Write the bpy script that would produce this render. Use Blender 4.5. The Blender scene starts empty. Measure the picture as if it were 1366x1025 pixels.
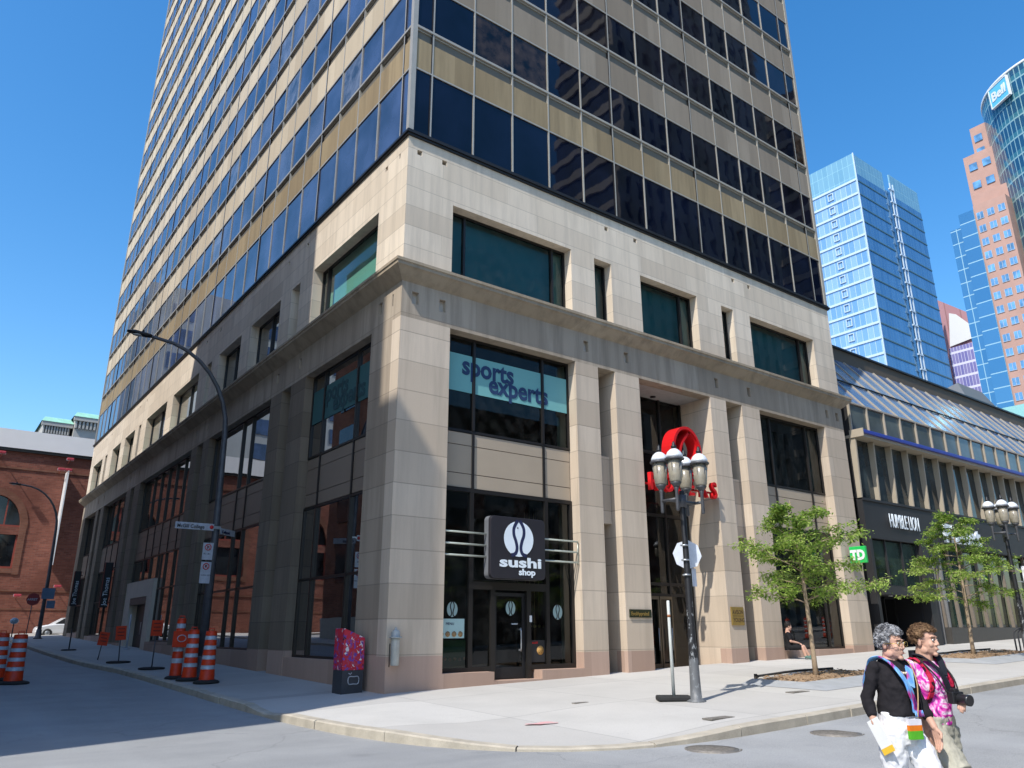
import bpy, bmesh, math, random
from math import radians as R, sin, cos, pi, sqrt
from mathutils import Vector as V, Matrix as M, Euler
rnd = random.Random(11)
scene = bpy.context.scene
col = scene.collection

# ------------------------------------------------------------------ camera numbers
YAW, PIT, ROL = 0.644855, 0.311811, -0.002999
FPX = 1022.2
CAM = V((-8.93, -16.77, 1.62))
_f = V((cos(PIT)*sin(YAW), cos(PIT)*cos(YAW), sin(PIT)))
_r = V((cos(YAW), -sin(YAW), 0)); _u = _r.cross(_f)
RR = _r*cos(ROL) + _u*sin(ROL); UU = -_r*sin(ROL) + _u*cos(ROL)
def depth_of(p): return (V(p)-CAM).dot(_f)

# ------------------------------------------------------------------ mesh builder
class MB:
    def __init__(s): s.v=[]; s.f=[]; s.m=[]; s.sm=[]
    def add(s, vs, fs, mi=0, smooth=False):
        o=len(s.v); s.v+=[tuple(p) for p in vs]
        for f in fs: s.f.append(tuple(i+o for i in f)); s.m.append(mi); s.sm.append(smooth)
    def box(s, x0,x1,y0,y1,z0,z1, mi=0):
        s.add([(x0,y0,z0),(x1,y0,z0),(x1,y1,z0),(x0,y1,z0),(x0,y0,z1),(x1,y0,z1),(x1,y1,z1),(x0,y1,z1)],
              [(0,3,2,1),(4,5,6,7),(0,1,5,4),(1,2,6,5),(2,3,7,6),(3,0,4,7)], mi); return s
    def fb(s, face, a0,a1,d0,d1,z0,z1, mi=0):
        if face=='R': return s.box(a0,a1,d0,d1,z0,z1,mi)
        return s.box(d0,d1,a0,a1,z0,z1,mi)
    def obox(s, c, ax, ay, az, hx,hy,hz, mi=0):
        c=V(c); ax,ay,az=V(ax).normalized()*hx,V(ay).normalized()*hy,V(az).normalized()*hz
        vs=[c+ax*i+ay*j+az*k for k in(-1,1) for (i,j) in((-1,-1),(1,-1),(1,1),(-1,1))]
        s.add(vs,[(0,3,2,1),(4,5,6,7),(0,1,5,4),(1,2,6,5),(2,3,7,6),(3,0,4,7)],mi); return s
    def quad(s,a,b,c,d,mi=0): s.add([a,b,c,d],[(0,1,2,3)],mi); return s
    def lathe(s, c, prof, n=16, mi=0, smooth=True, axis=None, cap=True):
        c=V(c); az=V(axis).normalized() if axis else V((0,0,1))
        ax=az.orthogonal().normalized(); ay=az.cross(ax)
        vs=[]; fs=[]
        for (r,z) in prof:
            for i in range(n):
                t=2*pi*i/n; vs.append(c+az*z+ax*(r*cos(t))+ay*(r*sin(t)))
        for k in range(len(prof)-1):
            for i in range(n):
                j=(i+1)%n; fs.append((k*n+i,k*n+j,(k+1)*n+j,(k+1)*n+i))
        if cap:
            fs.append(tuple(range(n-1,-1,-1))); fs.append(tuple((len(prof)-1)*n+i for i in range(n)))
        s.add(vs,fs,mi,smooth); return s
    def tube(s, pts, rad, n=8, mi=0, smooth=True, cap=True):
        pts=[V(p) for p in pts]; rs=rad if isinstance(rad,(list,tuple)) else [rad]*len(pts)
        vs=[];fs=[]; prev=None
        for k,p in enumerate(pts):
            d=(pts[min(k+1,len(pts)-1)]-pts[max(k-1,0)]).normalized()
            if prev is None: ax=d.orthogonal().normalized()
            else: ax=(prev-d*prev.dot(d)).normalized()
            prev=ax; ay=d.cross(ax)
            for i in range(n):
                t=2*pi*i/n; vs.append(p+(ax*cos(t)+ay*sin(t))*rs[k])
        for k in range(len(pts)-1):
            for i in range(n):
                j=(i+1)%n; fs.append((k*n+i,k*n+j,(k+1)*n+j,(k+1)*n+i))
        if cap:
            fs.append(tuple(range(n-1,-1,-1))); fs.append(tuple((len(pts)-1)*n+i for i in range(n)))
        s.add(vs,fs,mi,smooth); return s
    def loft(s, rings, n=16, mi=0, smooth=True):
        """rings: (center, rx, ry[, tilt_dir]) horizontal ellipses, closed solid"""
        vs=[];fs=[]
        for rg in rings:
            c=V(rg[0]); ax=V((1,0,0)); ay=V((0,1,0))
            if len(rg)>3: ax=V(rg[3]).normalized(); ay=V(rg[4]).normalized()
            for i in range(n):
                t=2*pi*i/n; vs.append(c+ax*rg[1]*cos(t)+ay*rg[2]*sin(t))
        for k in range(len(rings)-1):
            for i in range(n):
                j=(i+1)%n; fs.append((k*n+i,k*n+j,(k+1)*n+j,(k+1)*n+i))
        fs.append(tuple(range(n-1,-1,-1))); fs.append(tuple((len(rings)-1)*n+i for i in range(n)))
        s.add(vs,fs,mi,smooth); return s
    def ell(s, c, r, n=12, mi=0, rot=None):
        c=V(c); vs=[];fs=[]; m=n//2+1
        if not isinstance(r,(tuple,list)): r=(r,r,r)
        rot=rot or M.Identity(3)
        vs.append(c+rot@V((0,0,-r[2])))
        for k in range(1,m):
            ph=-pi/2+pi*k/m
            for i in range(n):
                t=2*pi*i/n; vs.append(c+rot@V((r[0]*cos(ph)*cos(t),r[1]*cos(ph)*sin(t),r[2]*sin(ph))))
        vs.append(c+rot@V((0,0,r[2]))); top=len(vs)-1
        for i in range(n): fs.append((0,1+(i+1)%n,1+i))
        for k in range(m-2):
            for i in range(n):
                j=(i+1)%n; fs.append((1+k*n+i,1+k*n+j,1+(k+1)*n+j,1+(k+1)*n+i))
        for i in range(n): fs.append((1+(m-2)*n+i,1+(m-2)*n+(i+1)%n,top))
        s.add(vs,fs,mi,True); return s
    def cap_(s,p0,p1,r0,r1,n=12):
        p0,p1=V(p0),V(p1); s.ell(p0,r0,n); s.ell(p1,r1,n)
        d=(p1-p0); L=d.length
        if L>1e-5: s.lathe(p0,[(r0,0),(r1,L)],n,axis=d)
        return s
    def mesh(s, name, off=V((0,0,0))):
        me=bpy.data.meshes.new(name)
        me.from_pydata([(p[0]-off[0],p[1]-off[1],p[2]-off[2]) for p in s.v],[],s.f)
        me.polygons.foreach_set('material_index',s.m); me.polygons.foreach_set('use_smooth',s.sm)
        return me

WL={}   # world location of every empty / thing used for parenting
def empty(name, loc, label=None, cat=None, group=None, rz=0, kind=None):
    o=bpy.data.objects.new(name,None); col.objects.link(o); o.location=loc; o.rotation_euler=(0,0,rz)
    o.empty_display_size=.3
    WL[o.name]=V(loc); tag(o,label,cat,group,kind); return o
def tag(o,label=None,cat=None,group=None,kind=None):
    if label: o['label']=label
    if cat: o['category']=cat
    if group: o['group']=group
    if kind: o['kind']=kind
    return o
def build(mb, name, mats, parent=None, local=False, bevel=0, fixn=True, loc=None, mods=None):
    """local: vertices are already in the parent's frame; else world coordinates"""
    off=V((0,0,0))
    if parent is not None and not local: off=WL[parent.name]
    if parent is None and loc is not None and not local: off=V(loc)
    me=mb.mesh(name,off) if isinstance(mb,MB) else mb
    if not isinstance(mats,(list,tuple)): mats=[mats]
    if not me.materials:
        for m in mats: me.materials.append(m)
    if fixn and isinstance(mb,MB):
        bm=bmesh.new(); bm.from_mesh(me); bmesh.ops.recalc_face_normals(bm,faces=bm.faces); bm.to_mesh(me); bm.free()
    o=bpy.data.objects.new(name,me); col.objects.link(o)
    if parent is not None:
        o.parent=parent; WL[o.name]=off if not local else V((0,0,0))
        if parent.type=='MESH': WL[o.name]=WL[parent.name]
    elif loc is not None: o.location=loc; WL[o.name]=V(loc)
    else: WL[o.name]=V((0,0,0))
    if bevel:
        b=o.modifiers.new('bevel','BEVEL'); b.width=bevel; b.segments=2; b.limit_method='ANGLE'
    return o
def struct(mb,name,mats,**k):
    o=build(mb,name,mats,**k); o['kind']='structure'; return o
def kids(o): return [c for c in bpy.data.objects if c.parent==o]
def dup(o, parent=None, loc=None, rz=None):
    c=o.copy(); col.objects.link(c)
    if parent is not None: c.parent=parent
    if loc is not None: c.location=loc
    if rz is not None: c.rotation_euler=(0,0,rz)
    WL[c.name]=V(c.location) if parent is None else WL.get(o.name,V((0,0,0)))
    for k in kids(o): dup(k,c)
    return c
def remeshed(mb, voxel, smooth=2, disp=0, dscale=.1, name='m'):
    """one continuous skin grown over overlapping solids"""
    me=mb.mesh(name); bm=bmesh.new(); bm.from_mesh(me); bmesh.ops.recalc_face_normals(bm,faces=bm.faces); bm.to_mesh(me); bm.free()
    o=bpy.data.objects.new('tmp',me); col.objects.link(o)
    r=o.modifiers.new('r','REMESH'); r.mode='VOXEL'; r.voxel_size=voxel; r.use_smooth_shade=True
    if smooth:
        q=o.modifiers.new('s','SMOOTH'); q.factor=.5; q.iterations=smooth
    if disp:
        t=bpy.data.textures.new('folds','CLOUDS'); t.noise_scale=dscale; t.noise_depth=2
        q=o.modifiers.new('d','DISPLACE'); q.texture=t; q.strength=disp; q.texture_coords='LOCAL'
    dg=bpy.context.evaluated_depsgraph_get(); dg.update()
    out=bpy.data.meshes.new_from_object(o.evaluated_get(dg)); out.name=name
    bpy.data.objects.remove(o); out.materials.clear()
    for p in out.polygons: p.use_smooth=True
    return out
_font={}
def text(name, s, size, loc, xd, yd, mat, parent=None, extrude=.004, offset=.0, align='LEFT', sx=1., world=True, space=1.):
    cu=bpy.data.curves.new('t','FONT'); cu.body=s; cu.size=size; cu.extrude=extrude; cu.offset=offset
    cu.align_x=align; cu.align_y='BOTTOM_BASELINE' if hasattr(cu,'align_y') and False else cu.align_y
    cu.space_character=space; cu.resolution_u=3
    o=bpy.data.objects.new('t',cu); col.objects.link(o)
    dg=bpy.context.evaluated_depsgraph_get(); dg.update()
    me=bpy.data.meshes.new_from_object(o.evaluated_get(dg)); bpy.data.objects.remove(o)
    xd,yd=V(xd).normalized(),V(yd).normalized(); zd=xd.cross(yd)
    base=V(loc)-(WL[parent.name] if (parent is not None and world) else V((0,0,0)))
    for v in me.vertices: v.co=base+xd*(v.co.x*sx)+yd*v.co.y+zd*v.co.z
    me.materials.clear(); me.name=name
    return build(me,name,mat,parent,local=True)

# ------------------------------------------------------------------ materials
class NT:
    def __init__(s,name):
        s.m=bpy.data.materials.new(name); s.m.use_nodes=True; s.n=s.m.node_tree.nodes; s.l=s.m.node_tree.links
        s.b=s.n['Principled BSDF']; s.out=s.n['Material Output']
    def new(s,t,**k):
        n=s.n.new(t)
        for a,b in k.items(): setattr(n,a,b)
        return n
    def link(s,a,b): s.l.new(a,b)
    def math(s,op,a,b=None,c=None,clamp=False):
        n=s.new('ShaderNodeMath',operation=op); n.use_clamp=clamp
        for i,x in enumerate((a,b,c)):
            if x is None: continue
            if isinstance(x,(int,float)): n.inputs[i].default_value=x
            else: s.link(x,n.inputs[i])
        return n.outputs[0]
    def mix(s,fac,a,b,mode='MIX'):
        n=s.new('ShaderNodeMix',data_type='RGBA',blend_type=mode)
        for i,x in ((0,fac),(6,a),(7,b)):
            if isinstance(x,(int,float)): n.inputs[i].default_value=x
            elif isinstance(x,tuple): n.inputs[i].default_value=(*x[:3],1)
            else: s.link(x,n.inputs[i])
        return n.outputs[2]
    def pos(s): return s.new('ShaderNodeNewGeometry').outputs['Position']
    def obj(s): return s.new('ShaderNodeTexCoord').outputs['Object']
    def mapv(s,vec,scale=(1,1,1),loc=(0,0,0)):
        n=s.new('ShaderNodeMapping'); s.link(vec,n.inputs[0]); n.inputs['Scale'].default_value=scale; n.inputs['Location'].default_value=loc
        return n.outputs[0]
    def noise(s,vec,scale,detail=4,rough=.55):
        n=s.new('ShaderNodeTexNoise'); s.link(vec,n.inputs['Vector']); n.inputs['Scale'].default_value=scale
        n.inputs['Detail'].default_value=detail; n.inputs['Roughness'].default_value=rough; return n.outputs[0]
    def ramp(s,fac,lo,hi,a=0.,b=1.):
        n=s.new('ShaderNodeMapRange'); s.link(fac,n.inputs[0]); n.inputs[1].default_value=lo; n.inputs[2].default_value=hi
        n.inputs[3].default_value=a; n.inputs[4].default_value=b; return n.outputs[0]
    def bump(s,h,strength=.3,dist=.02):
        n=s.new('ShaderNodeBump'); n.inputs['Strength'].default_value=strength; n.inputs['Distance'].default_value=dist
        s.link(h,n.inputs['Height']); s.link(n.outputs[0],s.b.inputs['Normal'])
    def base(s,c):
        if isinstance(c,tuple): s.b.inputs['Base Color'].default_value=(*c[:3],1)
        else: s.link(c,s.b.inputs['Base Color'])
    def set(s,**k):
        for a,b in k.items():
            nm={'rough':'Roughness','metal':'Metallic','ior':'IOR','spec':'Specular IOR Level','coat':'Coat Weight'}[a]
            s.b.inputs[nm].default_value=b
        return s

def simple(name,c,rough=.6,metal=0.,var=.12,scale=6.,bump=0.,spec=.5,fine=60.):
    t=NT(name); p=t.obj(); n=t.noise(p,scale); n2=t.noise(p,fine,2)
    f=t.ramp(t.math('ADD',t.math('MULTIPLY',n,.7),t.math('MULTIPLY',n2,.3)),.3,.7)
    t.base(t.mix(f,tuple(x*(1-var) for x in c),tuple(min(1,x*(1+var)) for x in c)))
    t.set(rough=rough,metal=metal,spec=spec)
    if bump: t.bump(n2,bump,.01)
    return t.m
def stone_mat(name,c,h0,h,vw,joint=.025,streak=1.,dark=.45):
    t=NT(name); P=t.pos(); sp=t.new('ShaderNodeSeparateXYZ'); t.link(P,sp.inputs[0]); X,Y,Z=sp.outputs
    a=t.math('ADD',X,Y); row=t.math('DIVIDE',t.math('SUBTRACT',Z,h0),h)
    fl=t.math('FLOOR',row); fr=t.math('FRACT',row)
    j=t.math('LESS_THAN',fr,joint/h)
    colr=t.math('ADD',t.math('DIVIDE',a,vw),t.math('MULTIPLY',t.math('MODULO',fl,2.),.5))
    j2=t.math('LESS_THAN',t.math('FRACT',colr),joint*.6/vw)
    J=t.math('MAXIMUM',j,t.math('MULTIPLY',j2,.6))
    wn=t.new('ShaderNodeTexWhiteNoise',noise_dimensions='2D'); cb=t.new('ShaderNodeCombineXYZ'); t.link(fl,cb.inputs[0]); t.link(t.math('FLOOR',colr),cb.inputs[1]); t.link(cb.outputs[0],wn.inputs[0])
    base=t.mix(wn.outputs[0],tuple(x*y for x,y in zip(c,(.82,.80,.78))),tuple(x*1.07 for x in c))
    st=t.noise(t.mapv(P,(2.6,2.6,.22)),1.,5,.65)
    base=t.mix(t.ramp(st,.44,.66,0.,min(.85,.42*streak)),base,tuple(x*.55 for x in c))
    big=t.noise(P,.55,4); base=t.mix(t.ramp(big,.4,.75,0.,.3),base,(c[0]*.8,c[1]*.76,c[2]*.7))
    fine=t.noise(P,45.,3); base=t.mix(t.ramp(fine,.35,.65,0.,.16),base,tuple(x*.6 for x in c))
    # grime low down on the wall, where people and splash reach it
    gr=t.ramp(Z,.2,1.8,.28,0.); t.link(t.mix(gr,base,(c[0]*.62,c[1]*.52,c[2]*.46)),t.new('ShaderNodeMix').inputs[6])
    base=t.mix(gr,base,(c[0]*.62,c[1]*.52,c[2]*.46))
    base=t.mix(t.math('MULTIPLY',J,.6),base,tuple(x*dark for x in c)); t.base(base)
    t.set(rough=.85,spec=.25)
    t.bump(t.math('SUBTRACT',t.math('MULTIPLY',fine,.2),J),.35,.02)
    return t.m
def glass_mat(name,c,rough=.03,ior=1.5,var=.5,wave=.0,scale=.5):
    t=NT(name); P=t.pos(); n=t.noise(P,scale,3)
    t.base(t.mix(t.ramp(n,.35,.65),tuple(x*(1-var) for x in c),tuple(x*(1+var) for x in c)))
    t.set(rough=rough,ior=ior,spec=.5)
    if wave: t.bump(t.noise(P,.9,1),wave,.05)
    return t.m
def pane_mat(name,tint,ior=1.5,wave=.02,refl=(1,1,1),dirt=.04):
    t=NT(name); t.n.remove(t.b)
    tr=t.new('ShaderNodeBsdfTransparent'); tr.inputs[0].default_value=(*tint,1)
    gl=t.new('ShaderNodeBsdfGlossy'); gl.inputs[0].default_value=(*refl,1); gl.inputs['Roughness'].default_value=.015
    fr=t.new('ShaderNodeFresnel'); fr.inputs[0].default_value=ior
    P=t.pos(); n=t.noise(P,.7,1)
    b=t.new('ShaderNodeBump'); b.inputs['Strength'].default_value=wave; b.inputs['Distance'].default_value=.05; t.link(n,b.inputs['Height'])
    t.link(b.outputs[0],gl.inputs['Normal'])
    mx=t.new('ShaderNodeMixShader'); t.link(fr.outputs[0],mx.inputs[0]); t.link(tr.outputs[0],mx.inputs[1]); t.link(gl.outputs[0],mx.inputs[2])
    df=t.new('ShaderNodeBsdfDiffuse'); df.inputs[0].default_value=(.45,.45,.42,1)
    m2=t.new('ShaderNodeMixShader'); d=t.ramp(t.noise(P,3.,4),.4,.8,0.,dirt); t.link(d,m2.inputs[0]); t.link(mx.outputs[0],m2.inputs[1]); t.link(df.outputs[0],m2.inputs[2])
    t.link(m2.outputs[0],t.out.inputs[0]); return t.m
def brick_mat(name,c1,c2,mortar,scale=1.):
    t=NT(name); P=t.pos(); sp=t.new('ShaderNodeSeparateXYZ'); t.link(P,sp.inputs[0])
    cb=t.new('ShaderNodeCombineXYZ'); t.link(t.math('ADD',sp.outputs[0],sp.outputs[1]),cb.inputs[0]); t.link(sp.outputs[2],cb.inputs[1])
    b=t.new('ShaderNodeTexBrick'); t.link(cb.outputs[0],b.inputs[0]); b.inputs['Scale'].default_value=scale
    b.inputs['Color1'].default_value=(*c1,1); b.inputs['Color2'].default_value=(*c2,1); b.inputs['Mortar'].default_value=(*mortar,1)
    b.inputs['Mortar Size'].default_value=.012; b.inputs['Brick Width'].default_value=.42; b.inputs['Row Height'].default_value=.14; b.inputs['Bias'].default_value=-.1
    n=t.noise(P,.35,5,.7); n2=t.noise(t.mapv(P,(1.5,1.5,5.)),1.2,4)
    k=t.mix(t.ramp(n,.4,.62,0.,.7),b.outputs[0],tuple(x*.5 for x in c1))
    k=t.mix(t.ramp(n2,.5,.75,0.,.5),k,(c2[0]*1.3,c2[1]*1.5,c2[2]*1.6)); t.base(k); t.set(rough=.9,spec=.2)
    t.bump(b.outputs['Fac'],-.3,.01); return t.m
def road_mat(nm='asphalt',k=1.):
    t=NT(nm); P=t.pos(); f=t.noise(P,70.,3,.7); m=t.noise(P,1.2,5,.6); g=t.noise(t.mapv(P,(.12,.9,1)),1.,4)
    b=t.mix(t.ramp(m,.3,.7),(.315,.32,.32),(.375,.38,.378)); b=t.mix(t.ramp(g,.45,.7,0.,.4),b,(.21,.22,.235))
    b=t.mix(t.ramp(f,.38,.66,0.,.6),b,(.13,.13,.13))
    vo=t.new('ShaderNodeTexVoronoi',feature='DISTANCE_TO_EDGE'); vo.inputs['Scale'].default_value=.16
    nv=t.new('ShaderNodeTexNoise'); nv.inputs['Scale'].default_value=.8; nv.inputs['Detail'].default_value=6; t.link(P,nv.inputs['Vector'])
    add=t.new('ShaderNodeVectorMath',operation='ADD'); t.link(P,add.inputs[0])
    sc=t.new('ShaderNodeVectorMath',operation='SCALE'); t.link(nv.outputs['Color'],sc.inputs[0]); sc.inputs['Scale'].default_value=1.6; t.link(sc.outputs[0],add.inputs[1]); t.link(add.outputs[0],vo.inputs['Vector'])
    cr=t.math('LESS_THAN',vo.outputs['Distance'],.0035); b=t.mix(t.math('MULTIPLY',cr,.22),b,(.12,.12,.12))
    oil=t.noise(P,.9,2); b=t.mix(t.ramp(oil,.66,.78,0.,.5),b,(.16,.165,.17)); gt=t.noise(P,180.,1); b=t.mix(t.ramp(gt,.62,.7,0.,.5),b,(.5,.5,.48)); lg=t.noise(t.mapv(P,(.35,.06,1)),1.,3); b=t.mix(t.ramp(lg,.5,.72,0.,.35),b,(.45,.46,.47))
    b=t.mix(1.,b,(k,k,k),'MULTIPLY')
    t.base(b); t.set(rough=.88,spec=.3); t.bump(f,.35,.01); return t.m
def walk_mat(nm='concrete_paving',k=1.):
    t=NT(nm); P=t.pos(); sp=t.new('ShaderNodeSeparateXYZ'); t.link(P,sp.inputs[0])
    f=t.noise(P,60.,3,.7); m=t.noise(P,.7,5,.6)
    jx=t.math('LESS_THAN',t.math('FRACT',t.math('DIVIDE',t.math('ADD',sp.outputs[0],t.math('MULTIPLY',sp.outputs[1],.0)),3.05)),.006)
    jy=t.math('LESS_THAN',t.math('FRACT',t.math('DIVIDE',t.math('ADD',sp.outputs[1],30.4),3.2)),.006)
    wn=t.new('ShaderNodeTexWhiteNoise',noise_dimensions='2D'); cb=t.new('ShaderNodeCombineXYZ')
    t.link(t.math('FLOOR',t.math('DIVIDE',sp.outputs[0],3.05)),cb.inputs[0]); t.link(t.math('FLOOR',t.math('DIVIDE',t.math('ADD',sp.outputs[1],30.4),3.2)),cb.inputs[1]); t.link(cb.outputs[0],wn.inputs[0])
    b=t.mix(wn.outputs[0],(.49,.47,.435),(.57,.55,.51)); b=t.mix(t.ramp(m,.4,.7,0.,.45),b,(.41,.395,.365))
    b=t.mix(t.ramp(f,.4,.7,0.,.3),b,(.28,.27,.26)); b=t.mix(t.math('MULTIPLY',t.math('MAXIMUM',jx,jy),.55),b,(.14,.135,.13))
    sp2=t.new('ShaderNodeTexVoronoi'); sp2.inputs['Scale'].default_value=3.5; t.link(P,sp2.inputs['Vector'])
    b=t.mix(t.math('MULTIPLY',t.math('LESS_THAN',sp2.outputs['Distance'],.05),.4),b,(.2,.19,.18))
    b=t.mix(1.,b,(k,k,k),'MULTIPLY')
    t.base(b); t.set(rough=.9,spec=.2); t.bump(f,.2,.008); return t.m

stone=stone_mat('limestone_cladding',(.64,.535,.42),.27,.81,3.1)
stone_up=stone_mat('limestone_cladding_upper',(.76,.655,.52),11.1,.62,2.35,.018,1.1)
stone_frieze=stone_mat('limestone_frieze',(.45,.375,.29),9.7,1.3,2.4,.02,1.9)  # base darkened for the cornice shadow; the heavy streaks are rain stains
stone_L=stone_mat('shaded_limestone_cladding',(.24,.195,.145),.27,.81,3.1,streak=1.3)  # same limestone, colour darkened to deepen the side street shade
stone_M=stone_mat('corner_limestone_cladding',(.42,.345,.265),.27,.81,3.1,streak=1.2)  # same limestone, colour partly darkened for the shaded side of the corner pier
m_spanL=simple('brown_spandrel',(.24,.19,.145),.5,0,.08,1.)  # tan spandrel with side street shade put into its colour
granite=stone_mat('pink_granite',(.52,.375,.30),-.54,1.62,1.6,.02,.5)
reveal=simple('limestone_reveal',(.60,.52,.42),.85,0,.08,2.)
m_pan=stone_mat('beige_metal_panel',(.60,.515,.385),17.,9.,1.52,.004,.6)  # panel colour lightened for the sunlit side street face
m_panR=stone_mat('tan_metal_panel',(.30,.255,.2),17.,9.,1.52,.004,.8)  # same panel, colour darkened for the grazing light on the street face
m_pan2=stone_mat('weathered_panel',(.34,.265,.16),17.,9.,1.5,.01,1.5)
m_louv=simple('louvre_strip',(.16,.145,.115),.6,.2,.08,2.)  # strip under the rail; shade of the recess deepened in the colour
m_mull=simple('champagne_aluminium',(.42,.39,.33),.38,.2,.08,2.)
m_bronze=simple('dark_bronze',(.035,.032,.03),.4,.5,.1,2.)
m_black=simple('black_metal',(.02,.02,.022),.45,.2,.15,5.)
m_core=simple('dark_core',(.012,.012,.015),.9,0,.1,1.)
m_int=simple('dark_interior',(.05,.05,.048),.9,0,.3,.8)
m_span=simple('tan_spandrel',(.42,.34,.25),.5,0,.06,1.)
g_tower=[glass_mat('tower_glass_a',(.04,.058,.12),.02,1.6,.5,.015),glass_mat('tower_glass_b',(.065,.08,.13),.03,1.6,.5,.02),glass_mat('tower_glass_c',(.10,.11,.14),.06,1.6,.7,.02,1.5)]  # bluer, lighter base stands in for sky reflection and sun on the side face
g_towerR=[glass_mat('street_glass_a',(.003,.005,.014),.02,1.42,.5,.07),glass_mat('street_glass_b',(.006,.006,.012),.03,1.42,.6,.09),glass_mat('street_glass_c',(.03,.02,.014),.03,1.4,.9,.02,2.)]  # same tower glass, base darkened for the dimmer street face
g_teal=pane_mat('green_tinted_pane',(.47,.6,.56),1.32,.03)
g_shop=pane_mat('shop_pane',(.5,.58,.53),1.5,.02)
g_left=pane_mat('side_pane',(.3,.4,.38),1.45,.06,(.45,.46,.48)); g_tealL=pane_mat('side_teal_pane',(.6,.78,.73),1.06,.03)
m_blind=simple('teal_blind',(.15,.36,.4),.9,0,.15,.6)
m_white=simple('white_paint',(.75,.76,.76),.45,0,.05,4.)
m_letterw=simple('white_letter',(.78,.85,.9),.4,0,.03,4.)
m_navy=simple('navy_letter',(.015,.02,.07),.6,0,.1,4.)
m_band=simple('pale_teal_film',(.17,.42,.41),.7,0,.06,1.)
m_red=simple('red_sign',(.62,.012,.015),.35,0,.08,3.)
m_steel=simple('galvanised_steel',(.42,.44,.46),.4,.7,.15,5.)
m_greyp=simple('grey_pole_paint',(.08,.082,.09),.5,.2,.3,6.)
m_orange=simple('orange_plastic',(.68,.045,.006),.5,0,.22,5.)
m_refl=simple('reflective_white',(.46,.48,.52),.35,.1,.2,6.)
m_rubber=simple('black_rubber',(.02,.02,.02),.85,0,.3,8.,.3)
m_brass=simple('brass_plate',(.48,.33,.1),.35,.7,.15,8.)
m_skin=simple('skin',(.56,.33,.24),.55,0,.08,12.,spec=.35)
asphalt=road_mat(); paving=walk_mat(); paving_dim=walk_mat('old_paving',.8)  # last paving: same concrete, colour darkened to deepen the side street shade
brick=brick_mat('red_brick',(.30,.11,.075),(.17,.06,.045),(.22,.14,.11))
brick_b=brick_mat('brown_brick',(.26,.11,.07),(.19,.08,.055),(.2,.14,.11))
kerbm=simple('granite_kerb',(.42,.375,.30),.85,0,.25,3.,.4)
# ================================================================== ground
def ramp_(t): return t if t>1.5 else (0 if t<-1.5 else (t+1.5)**2/6)
def G(x,y): return .027*ramp_(min(x,75))+.023*ramp_(min(y,75))
def axis(pts):
    out=[]
    for (a,b,n) in pts: out+= [a+(b-a)*i/n for i in range(n)]
    return out+[pts[-1][1]]
xs=axis([(-900,-60,5),(-60,-12,12),(-12,6,36),(6,40,34),(40,120,16),(120,900,6)])
ys=axis([(-900,-60,5),(-60,-18,10),(-18,6,48),(6,60,36),(60,120,8),(120,900,6)])
mb=MB(); nx=len(xs)
mb.add([(x,y,G(x,y)) for y in ys for x in xs],[(j*nx+i,j*nx+i+1,(j+1)*nx+i+1,(j+1)*nx+i) for j in range(len(ys)-1) for i in range(nx-1)],0,True)
struct(mb,'road',asphalt,fixn=False)


ctrl=[(-3.6,58),(-3.6,30),(-3.55,22),(-3.4,17),(-3.05,13),(-2.95,8),(-2.93,3),(-2.93,0),(-2.96,-2.4),(-2.85,-4.4),(-2.5,-6.0),(-1.75,-7.3),(-.5,-8.1),(1.2,-8.45),(3.5,-8.5),(9,-8.3),(14,-8.25),(40,-8.2),(170,-8.2)]
def catmull(P,per):
    out=[]
    for i in range(len(P)-1):
        p0,p1,p2,p3=[V(P[max(0,min(len(P)-1,k))]) for k in (i-1,i,i+1,i+2)]
        n=max(2,int((p2-p1).length/per))
        for k in range(n):
            t=k/n; m1=(p2-p0)*.5*min(1,(p2-p1).length/max(.01,(p2-p0).length)*2); m2=(p3-p1)*.5*min(1,(p2-p1).length/max(.01,(p3-p1).length)*2)
            out.append((2*t**3-3*t*t+1)*p1+(t**3-2*t*t+t)*m1+(-2*t**3+3*t*t)*p2+(t**3-t*t)*m2)
    return out+[V(P[-1])]
curb=catmull(ctrl,.55)
def KH(p):   # kerb height above the road: a lowered stretch where the footway is dropped at the corner
    d=min(1,max(0,((V(p[:2])-V((-.9,-7.8))).length-.9)/2.0)); e=min(1,max(0,((V(p[:2])-V((-2.95,-.6))).length-.2)/.9))
    return .045+.105*min(d,.25+.75*e)
def inner(p,nrm): 
    if p[1]>.4: return V((.4,p[1]))
    if p[0]>.4: return V((p[0],.4))
    return V((.4,.4))
def SWZ(p,t,kh): return G(p[0],p[1])+kh+(.25-kh)*min(1,t*1.05) if kh<.25 else G(p[0],p[1])+kh
def walk_z(x,y):
    # distance from the kerb line decides the cross fall
    k=min(curb,key=lambda q:(q.x-x)**2+(q.y-y)**2); d=sqrt((k.x-x)**2+(k.y-y)**2); i=inner(k,None); D=max(.1,(i-k).length)
    return SWZ((x,y),min(1,d/D),KH(k))
N=10; vs=[];fs=[]
nrms=[]
for i,p in enumerate(curb):
    a=curb[max(0,i-1)];b=curb[min(len(curb)-1,i+1)]; t=(b-a).normalized(); nrms.append(V((-t.y,t.x)))   # left of travel = inward
for i,p in enumerate(curb):
    s=p+nrms[i]*.17; q=inner(p,None)
    for k in range(N+1):
        t=k/N; w=s.lerp(q,t); vs.append((w.x,w.y,SWZ(w,t,KH(p))))
for i in range(len(curb)-1):
    for k in range(N): a=i*(N+1)+k; fs.append((a,a+1,a+N+2,a+N+1))
mb=MB()
for q in (0,1): mb.add(vs,[f for f in fs if (min(vs[i][1] for i in f)>.9)==(q==1)],q,True)
struct(mb,'pavement',[paving,paving_dim])
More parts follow.
